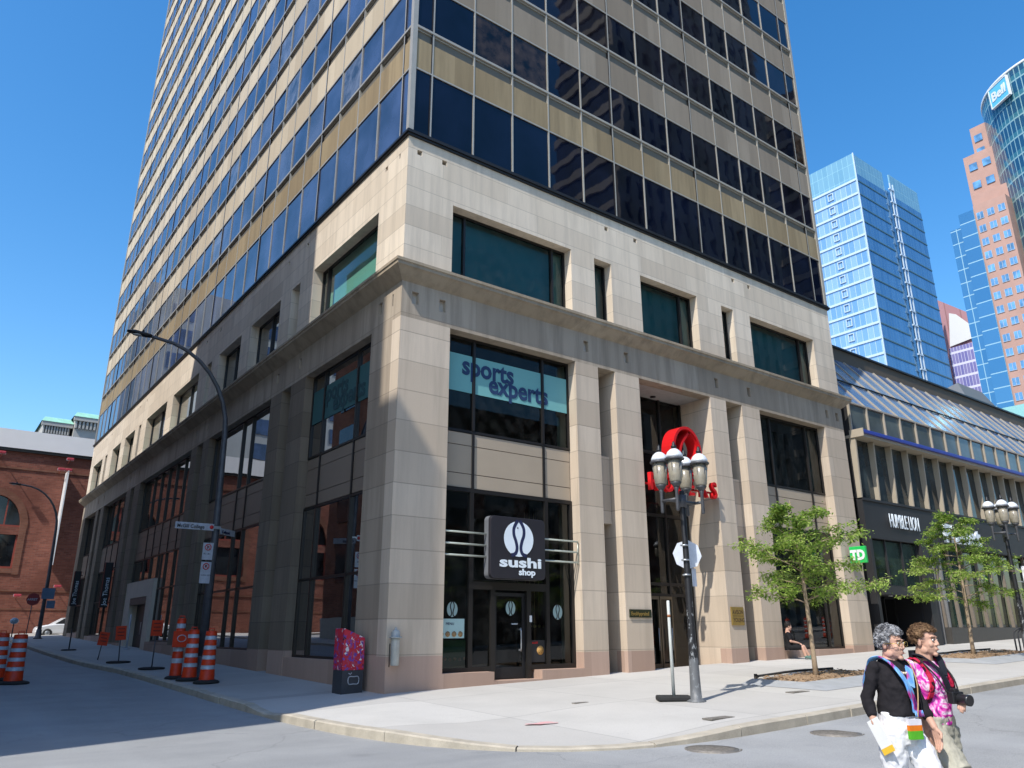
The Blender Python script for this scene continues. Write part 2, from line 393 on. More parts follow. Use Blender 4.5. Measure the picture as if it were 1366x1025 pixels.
# kerb: stones with joints
mb=MB(); i=0; rk=random.Random(3)
while i<len(curb)-1:
    j=min(len(curb)-1,i+3); seg=list(range(i,j+1)); dz=rk.uniform(-.004,.006); dn=rk.uniform(-.008,.008); vv=[]
    for q,k in enumerate(seg):
        p=curb[k]; n=nrms[k]; tt=(curb[min(len(curb)-1,k+1)]-curb[max(0,k-1)]).normalized()
        g=.012 if q==0 else (-.012 if q==len(seg)-1 else 0); c=p+tt*g; z=G(c.x,c.y); kh=KH(p)+dz
        a=c+n*(-.02+dn); b=c+n*(.0+dn); e=c+n*.185
        vv+=[(a.x,a.y,z-.1),(a.x,a.y,z+kh-.02),(b.x+n.x*.01,b.y+n.y*.01,z+kh),(e.x,e.y,z+kh+.003),(e.x,e.y,z-.1)]
    ff=[]
    for q in range(len(seg)-1):
        for r in range(4): a=q*5+r; ff.append((a,a+1,a+6,a+5))
    ff.append((0,1,2,3,4)); m_=(len(seg)-1)*5; ff.append((m_+4,m_+3,m_+2,m_+1,m_)); mb.add(vv,ff,0)
    i=j
struct(mb,'kerb',kerbm)
# far pavement across the side street and behind the camera
mb=MB()
for k in range(24):
    y0=-8+k*3; y1=y0+3; vv=[]
    for (x,y) in ((-16.,y0),(-12.,y0),(-12.,y1),(-16.,y1)): vv.append((x,y,G(x,y)+.14))
    vv+=[(-12.,y0,G(-12,y0)-.1),(-12.,y1,G(-12,y1)-.1)]
    mb.add(vv,[(0,1,2,3),(1,4,5,2)],0)
for k in range(60):
    x0=-30+k*3; x1=x0+3; vv=[(x0,-26,G(x0,-26)+.14),(x1,-26,G(x1,-26)+.14),(x1,-22.5,G(x1,-22.5)+.14),(x0,-22.5,G(x0,-22.5)+.14),(x0,-22.5,G(x0,-22.5)-.1),(x1,-22.5,G(x1,-22.5)-.1)]
    mb.add(vv,[(0,1,2,3),(3,2,5,4)],0)
struct(mb,'far_pavement',paving)
mb=MB()
for k in range(30):
    x0=-40+k*3; mb.quad((x0,57,G(x0,57)+.13),(x0+3,57,G(x0+3,57)+.13),(x0+3,60.3,G(x0+3,60.3)+.13),(x0,60.3,G(x0,60.3)+.13))
struct(mb,'footpath',paving)

# ================================================================== office tower with stone podium
T=empty('office_tower',(0,0,0),'tall beige office tower with dark windows above a two-tier limestone podium','building')
W_,D_=21.30,48.75
def openings_wall(face,a0,a1,z0,z1,ops,depth,mb,mi=0):
    As=sorted({a0,a1,*[v for o in ops for v in o[:2] if a0<v<a1]}); Zs=sorted({z0,z1,*[v for o in ops for v in o[2:4] if z0<v<z1]})
    for i in range(len(As)-1):
        am=(As[i]+As[i+1])/2; run=None
        for j in range(len(Zs)-1):
            zm=(Zs[j]+Zs[j+1])/2
            hole=any(o[0]<am<o[1] and o[2]<zm<o[3] for o in ops)
            if not hole: run=[run[0],Zs[j+1]] if run else [Zs[j],Zs[j+1]]
            if hole and run: mb.fb(face,As[i],As[i+1],0,depth,run[0],run[1],mi); run=None
        if run: mb.fb(face,As[i],As[i+1],0,depth,run[0],run[1],mi)
HR,HU=9.6,13.46
# (a0,a1,z0,z1)
lowR=[(1.55,6.15),(15.45,19.85)]; slotR=[(7.1,7.85),(13.45,14.38)]; entR=(8.95,12.57)
upR=[(1.55,6.1),(9.3,12.28),(15.45,19.83)]; upsR=[(7.12,7.9),(13.7,14.42)]
lowL=[(1.67,6.35),(9.5,16.9),(19.6,29.85),(33.3,40.2),(43.1,47.35)]; slotL=[(7.6,8.45),(17.8,18.7),(31.2,32.15),(41.3,42.2)]
upL=[(1.65,6.4),(9.47,12.71),(13.9,16.94),(20.02,24.66),(25.94,30.58),(33.6,36.4),(37.73,40.36),(43.9,47.45)]; upsL=[(7.6,8.4),(18.0,18.73),(31.96,32.54),(42.1,42.9)]
def plz(face,a): return (1.06 if face=='R' else 1.1+.008*a)
for face,L,low,slot,up,ups in (('R',W_,lowR,slotR,upR,upsR),('L',D_,lowL,slotL,upL,upsL)):
    # notches: small square holes in the top band, taller ones under the cornice
    tops=[x for a,b in up+ups for x in ()]
    nt=[]; nl=[]
    for c in ([.38,1.22,7.75,9.15,14.6,15.6] if face=='R' else [.45,1.3,7.2,9.0,17.2,19.3,31.3,33.0,41.6,43.4]): nt.append((c-.08,c+.08,14.68,14.84))
    for c in ([.42,1.28,6.62,8.4,13.0,14.9,20.15,20.9] if face=='R' else [.42,1.22,6.95,9.0,17.35,19.15,30.5,32.7,40.7,42.6]): nl.append((c-.1,c+.1,10.02,10.38))
    o=[(a,b,11.0,HU) for a,b in up+ups]+nt
    mb=MB(); openings_wall(face,0 if face=='R' else .45,L,10.75,15.2,o,.45,mb); build(mb,'upper_wall',stone_up,T)
    o=[(a,b,-1,HR) for a,b in low+slot]+nl
    if face=='R': o.append((*entR,-1,HR))
    cuts=sorted(low+slot+([entR] if face=='R' else [])); ed=[0 if face=='R' else .45]+[v for c in cuts for v in c]+[L]
    for i in range(0,len(ed),2):
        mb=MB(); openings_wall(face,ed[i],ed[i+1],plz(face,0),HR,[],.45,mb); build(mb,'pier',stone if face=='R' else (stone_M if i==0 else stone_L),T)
        mb=MB(); openings_wall(face,ed[i],ed[i+1],-1,plz(face,0),[],.45,mb); build(mb,'plinth',granite,T)
    mb=MB(); openings_wall(face,0 if face=='R' else .45,L,HR,10.75,nl,.45,mb); build(mb,'frieze',stone_frieze,T)
    for a,b in low:   # sills under the bays
        mb=MB()
        zs=.64 if face=='R' and a<10 else (.95 if face=='R' else .88+.016*a)
        if face=='R' and a<10:
            mb.fb(face,a,3.1,.0,.45,-1,zs); mb.fb(face,4.66,b,.0,.45,-1,zs); mb.fb(face,3.1,4.66,.0,.8,-1,.42)
        elif face=='L' and 19<a<20: mb.fb(face,a,24.,.06,.45,-1,zs); mb.fb(face,24,b,.1,.8,-1,.7); 
        else: mb.fb(face,a,b,.03,.45,-1,zs)
        build(mb,'sill',granite,T)
    for c in nt+nl: mb=MB(); mb.fb(face,c[0],c[1],.13 if c in nl else .3,.44,c[2],c[3]); build(mb,'recess_back',m_louv if c in nt else reveal,T)
    # deep dark slots
    for a,b in slot:
        mb=MB(); mb.fb(face,a-.3,a,.45,1.3,-1,HR+.3); mb.fb(face,b,b+.3,.45,1.3,-1,HR+.3); mb.fb(face,a-.3,b+.3,1.3,1.5,-1,HR+.3); mb.fb(face,a,b,.45,1.3,HR,HR+.3)
        mb.fb(face,a+.01,b-.01,.42,1.3,4.75,6.85)      # stone infill half way up
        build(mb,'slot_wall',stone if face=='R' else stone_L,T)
# cornice
prof=[(0,10.62),(.05,10.66),(.12,10.72),(.2,10.8),(.28,10.88),(.34,10.92),(.34,11.0),(.37,11.02),(.37,11.1),(0,11.12)]
mb=MB(); vv=[];
for (d,z) in prof: vv+=[(W_+d,-d,z),(-d,-d,z),(-d,D_+d,z)]
n=len(prof); ff=[]
for k in range(n-1):
    for s in (0,1): a=k*3+s; ff.append((a,a+1,a+4,a+3))
ff.append(tuple(k*3 for k in range(n))); ff.append(tuple(k*3+2 for k in range(n)))
mb.add(vv,ff); build(mb,'cornice',stone_mat('cornice_stone',(.40,.33,.24),11.6,3.,2.38,.02,1.7),T)
mb=MB(); mb.box(-.06,W_+.06,-.06,.4,15.2,15.4); mb.box(-.06,.4,.4,D_+.06,15.2,15.4); mb.box(-.1,W_+.1,-.1,.3,15.27,15.33); mb.box(-.1,.3,.3,D_+.1,15.27,15.33); build(mb,'flashing',m_bronze,T)
mb=MB(); mb.box(.46,W_-.02,.46,D_-.02,15.0,15.22); mb.box(W_-.45,W_,.45,D_,-1,15.19); mb.box(.45,W_-.45,D_-.45,D_,-1,15.19); build(mb,'podium_back',stone_up,T)

# podium windows --------------------------------------------------------------
def window(face,a0,a1,z0,z1,d,mull,pane,fr=.06,trans=[],interior=None,depth=2.4,ret=True,frame_mat=None):
    mb=MB(); f0,f1=d-.05,d+.05
    mb.fb(face,a0,a1,f0,f1,z0,z0+fr); mb.fb(face,a0,a1,f0,f1,z1-fr,z1); mb.fb(face,a0,a0+fr,f0,f1,z0+fr,z1-fr); mb.fb(face,a1-fr,a1,f0,f1,z0+fr,z1-fr)
    for m in mull: mb.fb(face,m-fr*.55,m+fr*.55,f0-.02,f1+.01,z0+fr,z1-fr)
    es=[a0+fr]+sorted(mull)+[a1-fr]
    for tz in trans:
        for i in range(len(es)-1): mb.fb(face,es[i]+fr*.55,es[i+1]-fr*.55,f0,f1,tz-fr*.5,tz+fr*.5)
    w=build(mb,'window',frame_mat or m_bronze,T)
    for i in range(len(es)-1):
        mb=MB(); a,b=es[i],es[i+1]; j=[rnd.uniform(-.004,.004) for _ in range(3)]
        if face=='R': mb.quad((a,d+j[0],z0+fr),(b,d+j[1],z0+fr),(b,d+j[1]+j[2],z1-fr),(a,d+j[0]+j[2],z1-fr))
        else: mb.quad((d+j[0],a,z0+fr),(d+j[1],b,z0+fr),(d+j[1]+j[2],b,z1-fr),(d+j[0]+j[2],a,z1-fr))
        build(mb,'pane',pane,w,fixn=False)
    mb=MB(); t=.03; D0=.46
    mb.fb(face,a0-.3,a1+.3,depth,depth+.05,z0-.2,z1+.2); mb.fb(face,a0-.35,a0-.3,D0,depth,z0-.2,z1+.2); mb.fb(face,a1+.3,a1+.35,D0,depth,z0-.2,z1+.2)
    mb.fb(face,a0-.3,a1+.3,D0,depth,z1+.2,z1+.25); mb.fb(face,a0-.3,a1+.3,D0,depth,z0-.25,z0-.2)
    build(mb,'interior',interior or m_int,T)
    if ret:
        mb=MB(); mb.fb(face,a1+.001,a1+.28,.46,.95,z0,z1); build(mb,'pier_return',reveal,T)
m_blindL=simple('pale_green_blind',(.30,.5,.45),.9,0,.1,.6)
for a,b in upR:
    window('R',a,b,11.1,HU,.38,[a+.62,b-.55] if a<9 else [b-.62],g_teal,.06,depth=.6,interior=m_blind,ret=False)
for (a,b) in upR:
    mb=MB(); mb.fb('R',b-.42,b-.02,.5,.52,11.2,HU-.1); build(mb,'curtain',simple('pale_green_curtain',(.32,.42,.36),.9,0,.1,2.) if a<9 else bpy.data.materials['pale_green_curtain'],T)  # pale strip stands in for the lit pier return behind the glass
for a,b in upsR: window('R',a,b,11.1,HU,.38,[],g_teal,.05,depth=.6,interior=m_blind,ret=False)
for i,(a,b) in enumerate(upL):
    window('L',a,b,11.1,HU,.38,[a+.55,b-.5] if i==0 else [(a+b)/2],g_left if i in (1,2) else g_tealL,.06,depth=.6,interior=m_int if i in (1,2) else m_blindL,ret=False)
for a,b in upsL: window('L',a,b,11.1,HU,.38,[],g_left,.05,depth=.9)
def spandrel(face,a0,a1,d,mull):
    mb=MB(); es=[a0]+sorted(mull)+[a1]
    for i in range(len(es)-1):
        for z0,z1 in ((5.3,5.67),(5.69,6.45),(6.47,6.8)): mb.fb(face,es[i]+.03,es[i+1]-.03,d-.03+rnd.uniform(0,.004),d+.1,z0,z1)
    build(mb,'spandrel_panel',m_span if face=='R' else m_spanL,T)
    mb=MB()
    mb.fb(face,a0,a1,d,d+.08,5.28,6.82)
    for m in mull: mb.fb(face,m-.035,m+.035,d-.07,d+.06,5.28,6.82)
    build(mb,'spandrel_frame',m_bronze,T)
ML={0:[3.0,5.35],1:[12.1,13.2],2:[21.5,23.,24.5,26.,27.5],3:[35.,36.8,38.5],4:[45.2]}
for a,b in lowR:
    m=[2.6,5.1] if a<9 else [16.5,18.9]
    window('R',a,b,6.82,HR,.4,m,g_teal,.07,depth=2.2); spandrel('R',a,b,.4,m)
for i,(a,b) in enumerate(lowL):
    window('L',a,b,6.82,HR,.33,ML[i],g_left,.07,depth=2.2); spandrel('L',a,b,.33,ML[i])
    zs=.88+.016*a
    if i==2:
        window('L',24.,b,4.1,5.28,.33,[x for x in ML[2] if x>24.2],g_left,.07); window('L',a,24.,zs,5.28,.33,[21.5,23.],g_left,.07,trans=[3.6])
    else: window('L',a,b,zs,5.28,.33,ML[i],g_left,.07,trans=[3.1] if i<3 else [3.4])
window('R',15.45,19.85,.95,5.28,.4,[18.9],g_shop,.07,depth=2.5)
# doorway with stone hood in the third bay of the side street
mb=MB(); mb.fb('L',24.,29.85,.1,.5,3.3,4.1); mb.fb('L',24.,25.,.1,.5,.7,3.3); mb.fb('L',28.6,29.85,.1,.5,.7,3.3); build(mb,'door_surround',reveal,T)
mb=MB(); mb.fb('L',25.,28.6,.5,.56,.7,3.3); d=build(mb,'door',m_black,T)
mb=MB(); mb.tube([(.42,26.9,1.5),(.42,26.9,2.1)],.02); build(mb,'handle',m_steel,d)
mb=MB(); mb.fb('L',25.,28.6,.1,.46,2.95,3.28); build(mb,'door_head',simple('brown_head',(.16,.11,.08),.7),T)
# translucent white lower panes in bay three near the door
mb=MB(); mb.fb('L',19.75,21.4,.42,.44,1.3,3.5); mb.fb('L',21.6,22.9,.42,.44,1.3,3.5); build(mb,'window_blind',simple('pale_blind',(.35,.36,.4),.8),T)

# sushi bay storefront (parts of the building: frames, panes, door)
fr=.07; d=.4
def ffr(mb,a0,a1,z0,z1,f=.07,d0=.34,d1=.46):
    mb.fb('R',a0,a1,d0,d1,z0,z0+f); mb.fb('R',a0,a1,d0,d1,z1-f,z1); mb.fb('R',a0,a0+f,d0,d1,z0+f,z1-f); mb.fb('R',a1-f,a1,d0,d1,z0+f,z1-f)
mb=MB(); mb.fb('R',1.55,6.15,.33,.47,5.18,5.28); mb.fb('R',1.55,6.15,.335,.465,2.68,2.9) if False else None
mb.fb('R',2.52,2.64,.33,.47,.64,5.18); mb.fb('R',5.1,5.22,.33,.47,.64,5.18); mb.fb('R',2.64,5.1,.335,.465,2.66,2.86)
mb.fb('R',1.55,2.52,.335,.465,.64,.74); mb.fb('R',5.22,6.15,.335,.465,.64,.76); mb.fb('R',6.06,6.15,.33,.47,.76,5.18); mb.fb('R',1.55,1.6,.33,.47,.74,5.18)
mb.fb('R',3.22,3.36,.33,.47,.42,2.66); mb.fb('R',4.42,4.56,.33,.47,.42,2.66); mb.fb('R',2.64,3.22,.335,.465,.64,.76); mb.fb('R',4.56,5.1,.335,.465,.64,.76)
sf=build(mb,'shopfront_frame',m_bronze,T)
for a,b,z0,z1 in ((1.6,2.52,.74,5.18),(5.22,6.06,.76,5.18),(2.64,5.1,2.86,5.18),(2.64,3.22,.76,2.66),(4.56,5.1,.76,2.66)):
    mb=MB(); mb.quad((a,.4,z0),(b,.401,z0),(b,.4,z1),(a,.402,z1)); build(mb,'pane',g_shop,sf,fixn=False)
mb=MB(); ffr(mb,3.37,4.41,.44,2.6,.09,.42,.47); mb.fb('R',3.46,4.32,.425,.465,.53,.72); door=build(mb,'door',m_black,T)
mb=MB(); mb.quad((3.46,.445,.72),(4.32,.445,.72),(4.32,.445,2.51),(3.46,.445,2.51)); build(mb,'pane',g_shop,door,fixn=False)
mb=MB(); mb.tube([(4.22,.36,1.1),(4.22,.34,1.2),(4.22,.34,1.6),(4.22,.36,1.7)],.018); mb.box(4.2,4.24,.36,.43,1.12,1.16); mb.box(4.2,4.24,.36,.43,1.64,1.68); build(mb,'handle',m_steel,door)
mb=MB(); mb.box(1.2,6.5,3.4,3.45,.2,5.3); mb.box(1.2,1.25,.47,3.4,.2,5.3); mb.box(6.45,6.5,.95,3.4,.2,5.3); mb.box(1.2,6.5,.47,3.4,5.29,5.34); mb.box(1.2,6.5,.81,3.4,.3,.4)
build(mb,'interior',m_int,T)
mb=MB(); mb.box(6.151,6.43,.46,.95,.5,5.28); build(mb,'pier_return',reveal,T)
# decals on the shop glass: logos, menu poster, notices
m_film=simple('frosted_film',(.3,.42,.4),.8,0,.1,3.)
def logo_decal(cx,cz,rx,rz,y,mat,parent,lines=None):
    mb=MB(); n=32; vs=[(cx+rx*cos(2*pi*k/n),y,cz+rz*sin(2*pi*k/n)) for k in range(n)]; mb.add(vs,[tuple(range(n))]); lg=build(mb,'logo',mat,parent,fixn=False)
    ctl=[(.06,1.04),(.2,.86),(.34,.55),(.33,.2),(.2,-.15),(.13,-.5),(.2,-.78),(.36,-.9),(.52,-.92)]
    for s in (1,-1):
        P=[V((a,b)) for a,b in ctl]; out=[]
        for i in range(len(P)-1):
            p0,p1,p2,p3=[P[max(0,min(len(P)-1,j))] for j in (i-1,i,i+1,i+2)]
            for k in range(5):
                t=k/5; out.append(.5*((2*p1)+(p2-p0)*t+(2*p0-5*p1+4*p2-p3)*t*t+(3*p1-p0-3*p2+p3)*t**3))
        out.append(P[-1]); vs=[]
        for i,p in enumerate(out):
            t=(out[min(len(out)-1,i+1)]-out[max(0,i-1)]).normalized(); w=.05*rx/.44*.85
            c=V((p.x*rx*s,p.y*rz)); nn=V((-t.y,t.x*s))*w if s>0 else V((-t.y,-t.x))*w
            vs+=[(cx+c.x-nn.x,y-.003,cz+c.y-nn.y),(cx+c.x+nn.x,y-.003,cz+c.y+nn.y)]
        mb=MB(); mb.add(vs,[(2*i,2*i+1,2*i+3,2*i+2) for i in range(len(out)-1)]); build(mb,'logo_line',lines or m_black,lg,fixn=False)
    return lg
def logo_old(cx,cz,rx,rz,y,mat,parent):
    mb=MB(); n=28; vs=[];
    # two leaf halves and the fish between them
    def lobe(sgn):
        out=[]; inn=[]
        for i in range(n+1):
            t=i/n; ph=pi/2-pi*t*.93-.1; out.append((sgn*rx*cos(ph),rz*sin(ph)))
        for i in range(n+1):
            t=i/n; z=rz*(.98-1.82*t); x=.13+.27*sin(pi*min(1,(t*1.35)))**1.0 if t<.74 else .13
            k=max(0,min(1,(t-.55)/.45)); x=(.1+.24*sin(pi*min(1,t/.72)) )*(1-k)+(.06+.32*k**2.2)*k
            inn.append((sgn*x*rx*1.15,z))
        return out,inn
    for s in (1,-1):
        o,i_=lobe(s); vv=[(cx+a,y,cz+b) for a,b in o]+[(cx+a,y,cz+b) for a,b in i_]; m=n+1
        mb.add(vv,[(k,k+1,m+k+1,m+k) for k in range(n)])
    fi=[];
    o,i_=lobe(1); g=.045*2*rx
    L=[(-(max(.0,a-g)),b*.97) for a,b in i_]; Rr=[(max(.0,a-g),b*.97) for a,b in i_]
    vv=[(cx+a,y,cz+b) for a,b in L]+[(cx+a,y,cz+b) for a,b in Rr]; m=n+1
    mb.add(vv,[(k,k+1,m+k+1,m+k) for k in range(n)])
    return build(mb,'logo',mat,parent,fixn=False)
for cx,cz,r in ((2.05,2.15,.16),(3.9,2.2,.16),(5.55,2.12,.17)): logo_decal(cx,cz,r,r*1.18,.385,m_film,sf)
mb=MB(); mb.box(1.62,2.42,.38,.39,1.45,1.92); po=build(mb,'menu_poster',simple('pale_poster',(.42,.6,.58),.6,0,.1,4.),sf)
mb=MB()
for k in range(4): mb.lathe((1.73+.19*k,.375,1.55),[(.07,0),(.07,.005)],10,axis=(0,-1,0))
build(mb,'food_picture',simple('food_print',(.35,.22,.1),.6,0,.6,30.),sf)
text('lettering','MENU',.09,(1.86,.378,1.77),(1,0,0),(0,0,1),m_navy,sf)
mb=MB(); mb.box(4.58,5.06,.38,.39,.82,1.38); build(mb,'menu_poster',simple('black_poster',(.02,.02,.022),.5),sf)
mb=MB(); mb.lathe((4.9,.378,1.12),[(.12,0),(.12,.004)],16,axis=(0,-1,0)); build(mb,'food_picture',simple('noodle_print',(.5,.28,.08),.6,0,.7,40.),sf)
mb=MB(); mb.box(4.5,4.58,.32,.33,1.85,2.02); build(mb,'notice',m_white,sf)
text('lettering','sushi',.1,(4.62,.378,1.29),(1,0,0),(0,0,1),m_red,sf)
text('lettering','OUVERT',.055,(3.95,.41,1.78),(1,0,0),(0,0,1),m_letterw,sf)
# display counter inside the shop
mb=MB(); mb.box(1.7,3.0,1.0,1.6,.4,1.35); mb.box(1.7,3.0,.95,1.62,1.35,1.4); build(mb,'display_counter',simple('green_counter',(.05,.16,.08),.5),loc=(2.3,1.3,.4)); tag(bpy.data.objects['display_counter'],'green display counter behind the left pane of the sushi shop','counter')
mb=MB()
for k in range(8): mb.ell((1.8+.15*k,1.02,.92+.02*(k%2)),(.06,.05,.045),8)
c=build(mb,'food_tray',simple('sushi_food',(.55,.35,.2),.7,0,.7,20.),bpy.data.objects['display_counter'])
# pendant globes inside the shop
for k in range(6):
    mb=MB(); x=5.35+.17*k; mb.ell((x,1.6,1.75),.05,10); mb.tube([(x,1.6,1.8),(x,1.6,5.2)],.005,5)
    o=build(mb,'pendant_lamp',simple('brass_globe',(.5,.4,.2),.3,.5) if k==0 else bpy.data.materials['brass_globe'],loc=(x,1.6,1.75)); tag(o,'small brass globe hanging inside the right pane of the sushi shop','lamp','globes hanging in a row inside the sushi shop')

m_soft=simple('soft_navy_letter',(.018,.045,.12),.6)
# sports experts banner behind upper glass (a thing that hangs inside)
def banner(face,parts,nm):
    pass
B=empty('window_banner',(3.8,.38,8.),'pale teal window banner reading sports experts in navy letters above the sushi shop','banner')
mb=MB()
for a,b in ((1.63,2.55),(2.65,5.05),(5.15,6.07)): mb.box(a,b,.375,.38,7.98,9.08)
build(mb,'sheet',m_band,B)
text('lettering','sports',.78,(2.2,.366,8.52),(1,0,0),(0,0,1),m_soft,B,offset=.022,sx=.92)
text('lettering','experts',.78,(3.12,.366,8.12),(1,0,0),(0,0,1),m_soft,B,offset=.022,sx=.92)
B=empty('window_banner',(.5,4,8.),'pale teal window banner with navy sports experts lettering, on the shaded side street front','banner')
mb=MB()
for a,b in ((1.75,2.94),(3.06,5.29),(5.41,6.27)): mb.box(.305,.31,a,b,7.95,9.05)
build(mb,'sheet',simple('faded_teal_film',(.04,.125,.13),.7,0,.1,1.),B)  # film colour darkened as if veiled by reflections; letters likewise
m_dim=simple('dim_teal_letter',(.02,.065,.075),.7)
text('lettering','sports',.78,(.296,5.5,8.5),(0,-1,0),(0,0,1),m_dim,B,offset=.022,sx=.92)
text('lettering','experts',.78,(.296,4.7,8.1),(0,-1,0),(0,0,1),m_dim,B,offset=.022,sx=.92)

# entrance recess
mb=MB(); a,b=entR; ED=1.45
mb.box(a-.4,a,.45,ED+.3,-1,10.0); mb.box(b,b+.4,.45,ED+.3,-1,10.0); build(mb,'entrance_reveal',stone,T)
mb=MB(); mb.box(a,b,.46,ED+.3,HR,10.0); build(mb,'entrance_ceiling',simple('grey_soffit',(.45,.44,.42),.8),T)
mb=MB(); mb.lathe((10.9,1.2,HR-.03),[(.1,0),(.1,.03)],14); build(mb,'ceiling_light',m_black,T)
mb=MB(); mb.box(a,b,.3,ED+.3,-1,.40); build(mb,'threshold',granite,T)
mb=MB(); y=ED
for x in (a+.04,10.1,11.4,b-.04): mb.box(x-.04,x+.04,y-.06,y+.06,.4,HR)
for z in (2.75,3.1,5.4,7.6): mb.box(a+.08,b-.08,y-.05,y+.05,z-.05,z+.05)
ef=build(mb,'entrance_frame',m_bronze,T)
mb=MB(); mb.quad((a,y,.4),(b,y,.4),(b,y,HR),(a,y,HR)); build(mb,'pane',pane_mat('entrance_pane',(.3,.33,.3),1.45,.03),ef,fixn=False)
for x0 in (10.14,10.78):
    mb=MB(); mb.box(x0,x0+.06,y-.12,y-.06,.42,2.7); mb.box(x0+.54,x0+.6,y-.12,y-.06,.42,2.7); mb.box(x0+.06,x0+.54,y-.12,y-.06,.42,.6); mb.box(x0+.06,x0+.54,y-.12,y-.06,2.6,2.7)
    dd=build(mb,'door',simple('bronze_door_frame',(.16,.13,.09),.4,.6),T)
    mb=MB(); mb.tube([(x0+.45,y-.17,1.),(x0+.45,y-.17,1.7)],.015); build(mb,'handle',m_steel,dd)
mb=MB(); mb.box(a-.1,b+.1,y+2.4,y+2.45,-.5,HR+.2); mb.box(a-.2,a-.15,y+.06,y+2.4,-.5,HR+.2); mb.box(b+.15,b+.2,y+.06,y+2.4,-.5,HR+.2); mb.box(a-.1,b+.1,y+.06,y+2.4,HR,HR+.05); mb.box(a-.1,b+.1,y+.06,y+2.4,.3,.38); build(mb,'interior',m_int,T)

# tower curtain wall ----------------------------------------------------------
rows=[(15.42,17.62)]; spans=[]; z=17.62; rail=19.14
for k in range(16): rows.append((rail+.05+3.38*k, rail+1.74+3.38*k))
ZT=rows[-1][1]+2.5
colR=[.70+1.518*i for i in range(14)]; colL=[.54+1.546*i for i in range(32)]
panes=[]
for face,L,cols in (('R',W_,colR),('L',D_,colL)):
    es=[.12]+cols+[L-.12]
    for ri,(z0,z1) in enumerate(rows):
        for i in range(len(es)-1):
            a,b=es[i],es[i+1]; c=((a+b)/2,0,(z0+z1)/2) if face=='R' else (0,(a+b)/2,(z0+z1)/2)
            v=V(c)-CAM; dep=v.dot(_f); nrm=abs(v.normalized().y if face=='R' else v.normalized().x)
            py=v.dot(UU)/dep*FPX; vis=abs(py)<530
            area=(b-a)*(z1-z0)*nrm/dep**2 if (dep>0 and vis) else 0
            panes.append((area,face,a,b,z0,z1,ri,i))
panes.sort(key=lambda p:-p[0])
def pane_geo(mb,p,tilt=True):
    _,face,a,b,z0,z1,ri,i=p; d=.022; j=[rnd.uniform(-.005,.005) for _ in range(3)]
    rr=random.Random(ri*131+i*7+(face=='L')*977).random(); mi=0 if ri==0 or rr<.48 else (1 if rr<.84 else 2)
    if face=='R': mb.add([(a,d+j[0],z0),(b,d+j[1],z0),(b,d+j[1]+j[2],z1),(a,d+j[0]+j[2],z1)],[(0,1,2,3)],mi)
    else: mb.add([(d+j[0],a,z0),(d+j[1],b,z0),(d+j[1]+j[2],b,z1),(d+j[0]+j[2],a,z1)],[(0,1,2,3)],mi)
for p in panes[:100]:
    mb=MB(); pane_geo(mb,p); build(mb,'window_pane',g_tower if p[1]=='L' else g_towerR,T,fixn=False)
mb=MB()
for p in panes[100:]:
    k0=len(mb.m); pane_geo(mb,p)
    if p[1]=='R': mb.m[k0]+=3
o=build(mb,'window_panes',g_tower+g_towerR,T,fixn=False); o['kind']='stuff'
mb=MB(); mb.box(.2,W_-.2,.2,D_-.2,15.4,ZT-.1); build(mb,'core',m_core,T)
mb=MB(); mb.box(-.02,W_+.02,-.02,D_+.02,ZT-.1,ZT+.5); build(mb,'roof',m_pan,T)
for face,L,cols in (('R',W_,colR),('L',D_,colL)):
    es=[.12]+cols+[L-.12]
    for ri in range(len(rows)):
        zt=rows[ri][1]; zb=(rows[ri+1][0]-.05) if ri+1<len(rows) else zt+1.6
        mb=MB(); 
        for i in range(len(es)-1): mb.fb(face,es[i]+.02,es[i+1]-.02,.0+rnd.uniform(0,.006),.15,zt,zb-.42)
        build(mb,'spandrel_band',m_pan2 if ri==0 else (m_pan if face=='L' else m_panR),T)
        mb=MB(); mb.fb(face,.12,L-.12,.07,.15,zb-.42,zb)
        mb2=MB(); mb2.fb(face,.12,L-.12,-.035,.1,zb-.03,zb+.05); mb2.fb(face,.12,L-.12,.03,.1,zb-.09,zb-.05); mb2.fb(face,.12,L-.12,-.012,.02,zt-.02,zt+.03)
        build(mb,'louvre_band',m_louv,T); build(mb2,'sill_rail',m_mull,T)
    for i,c in enumerate(cols):
        thick=(i%4==0) if face=='L' else i in (0,5,8,13)
        mb=MB(); w=.024; mb.fb(face,c-w,c+w,-.014,.09,15.4,ZT)
        if thick: mb.fb(face,c-w-.03,c-w,-.01,.09,15.4,ZT,1)
        build(mb,'mullion',[m_mull,m_bronze],T)
for q in ((-.03,.13,-.03,.13),(W_-.13,W_+.03,-.03,.13),(-.03,.13,D_-.13,D_+.03)):
    mb=MB(); mb.box(*q,15.4,ZT); build(mb,'corner_post',m_mull,T)
mb=MB(); mb.box(W_-.02,W_,.13,D_-.2,15.4,ZT-.1); mb.box(.13,W_-.1,D_-.02,D_,15.4,ZT-.1); build(mb,'rear_wall',m_pan,T)
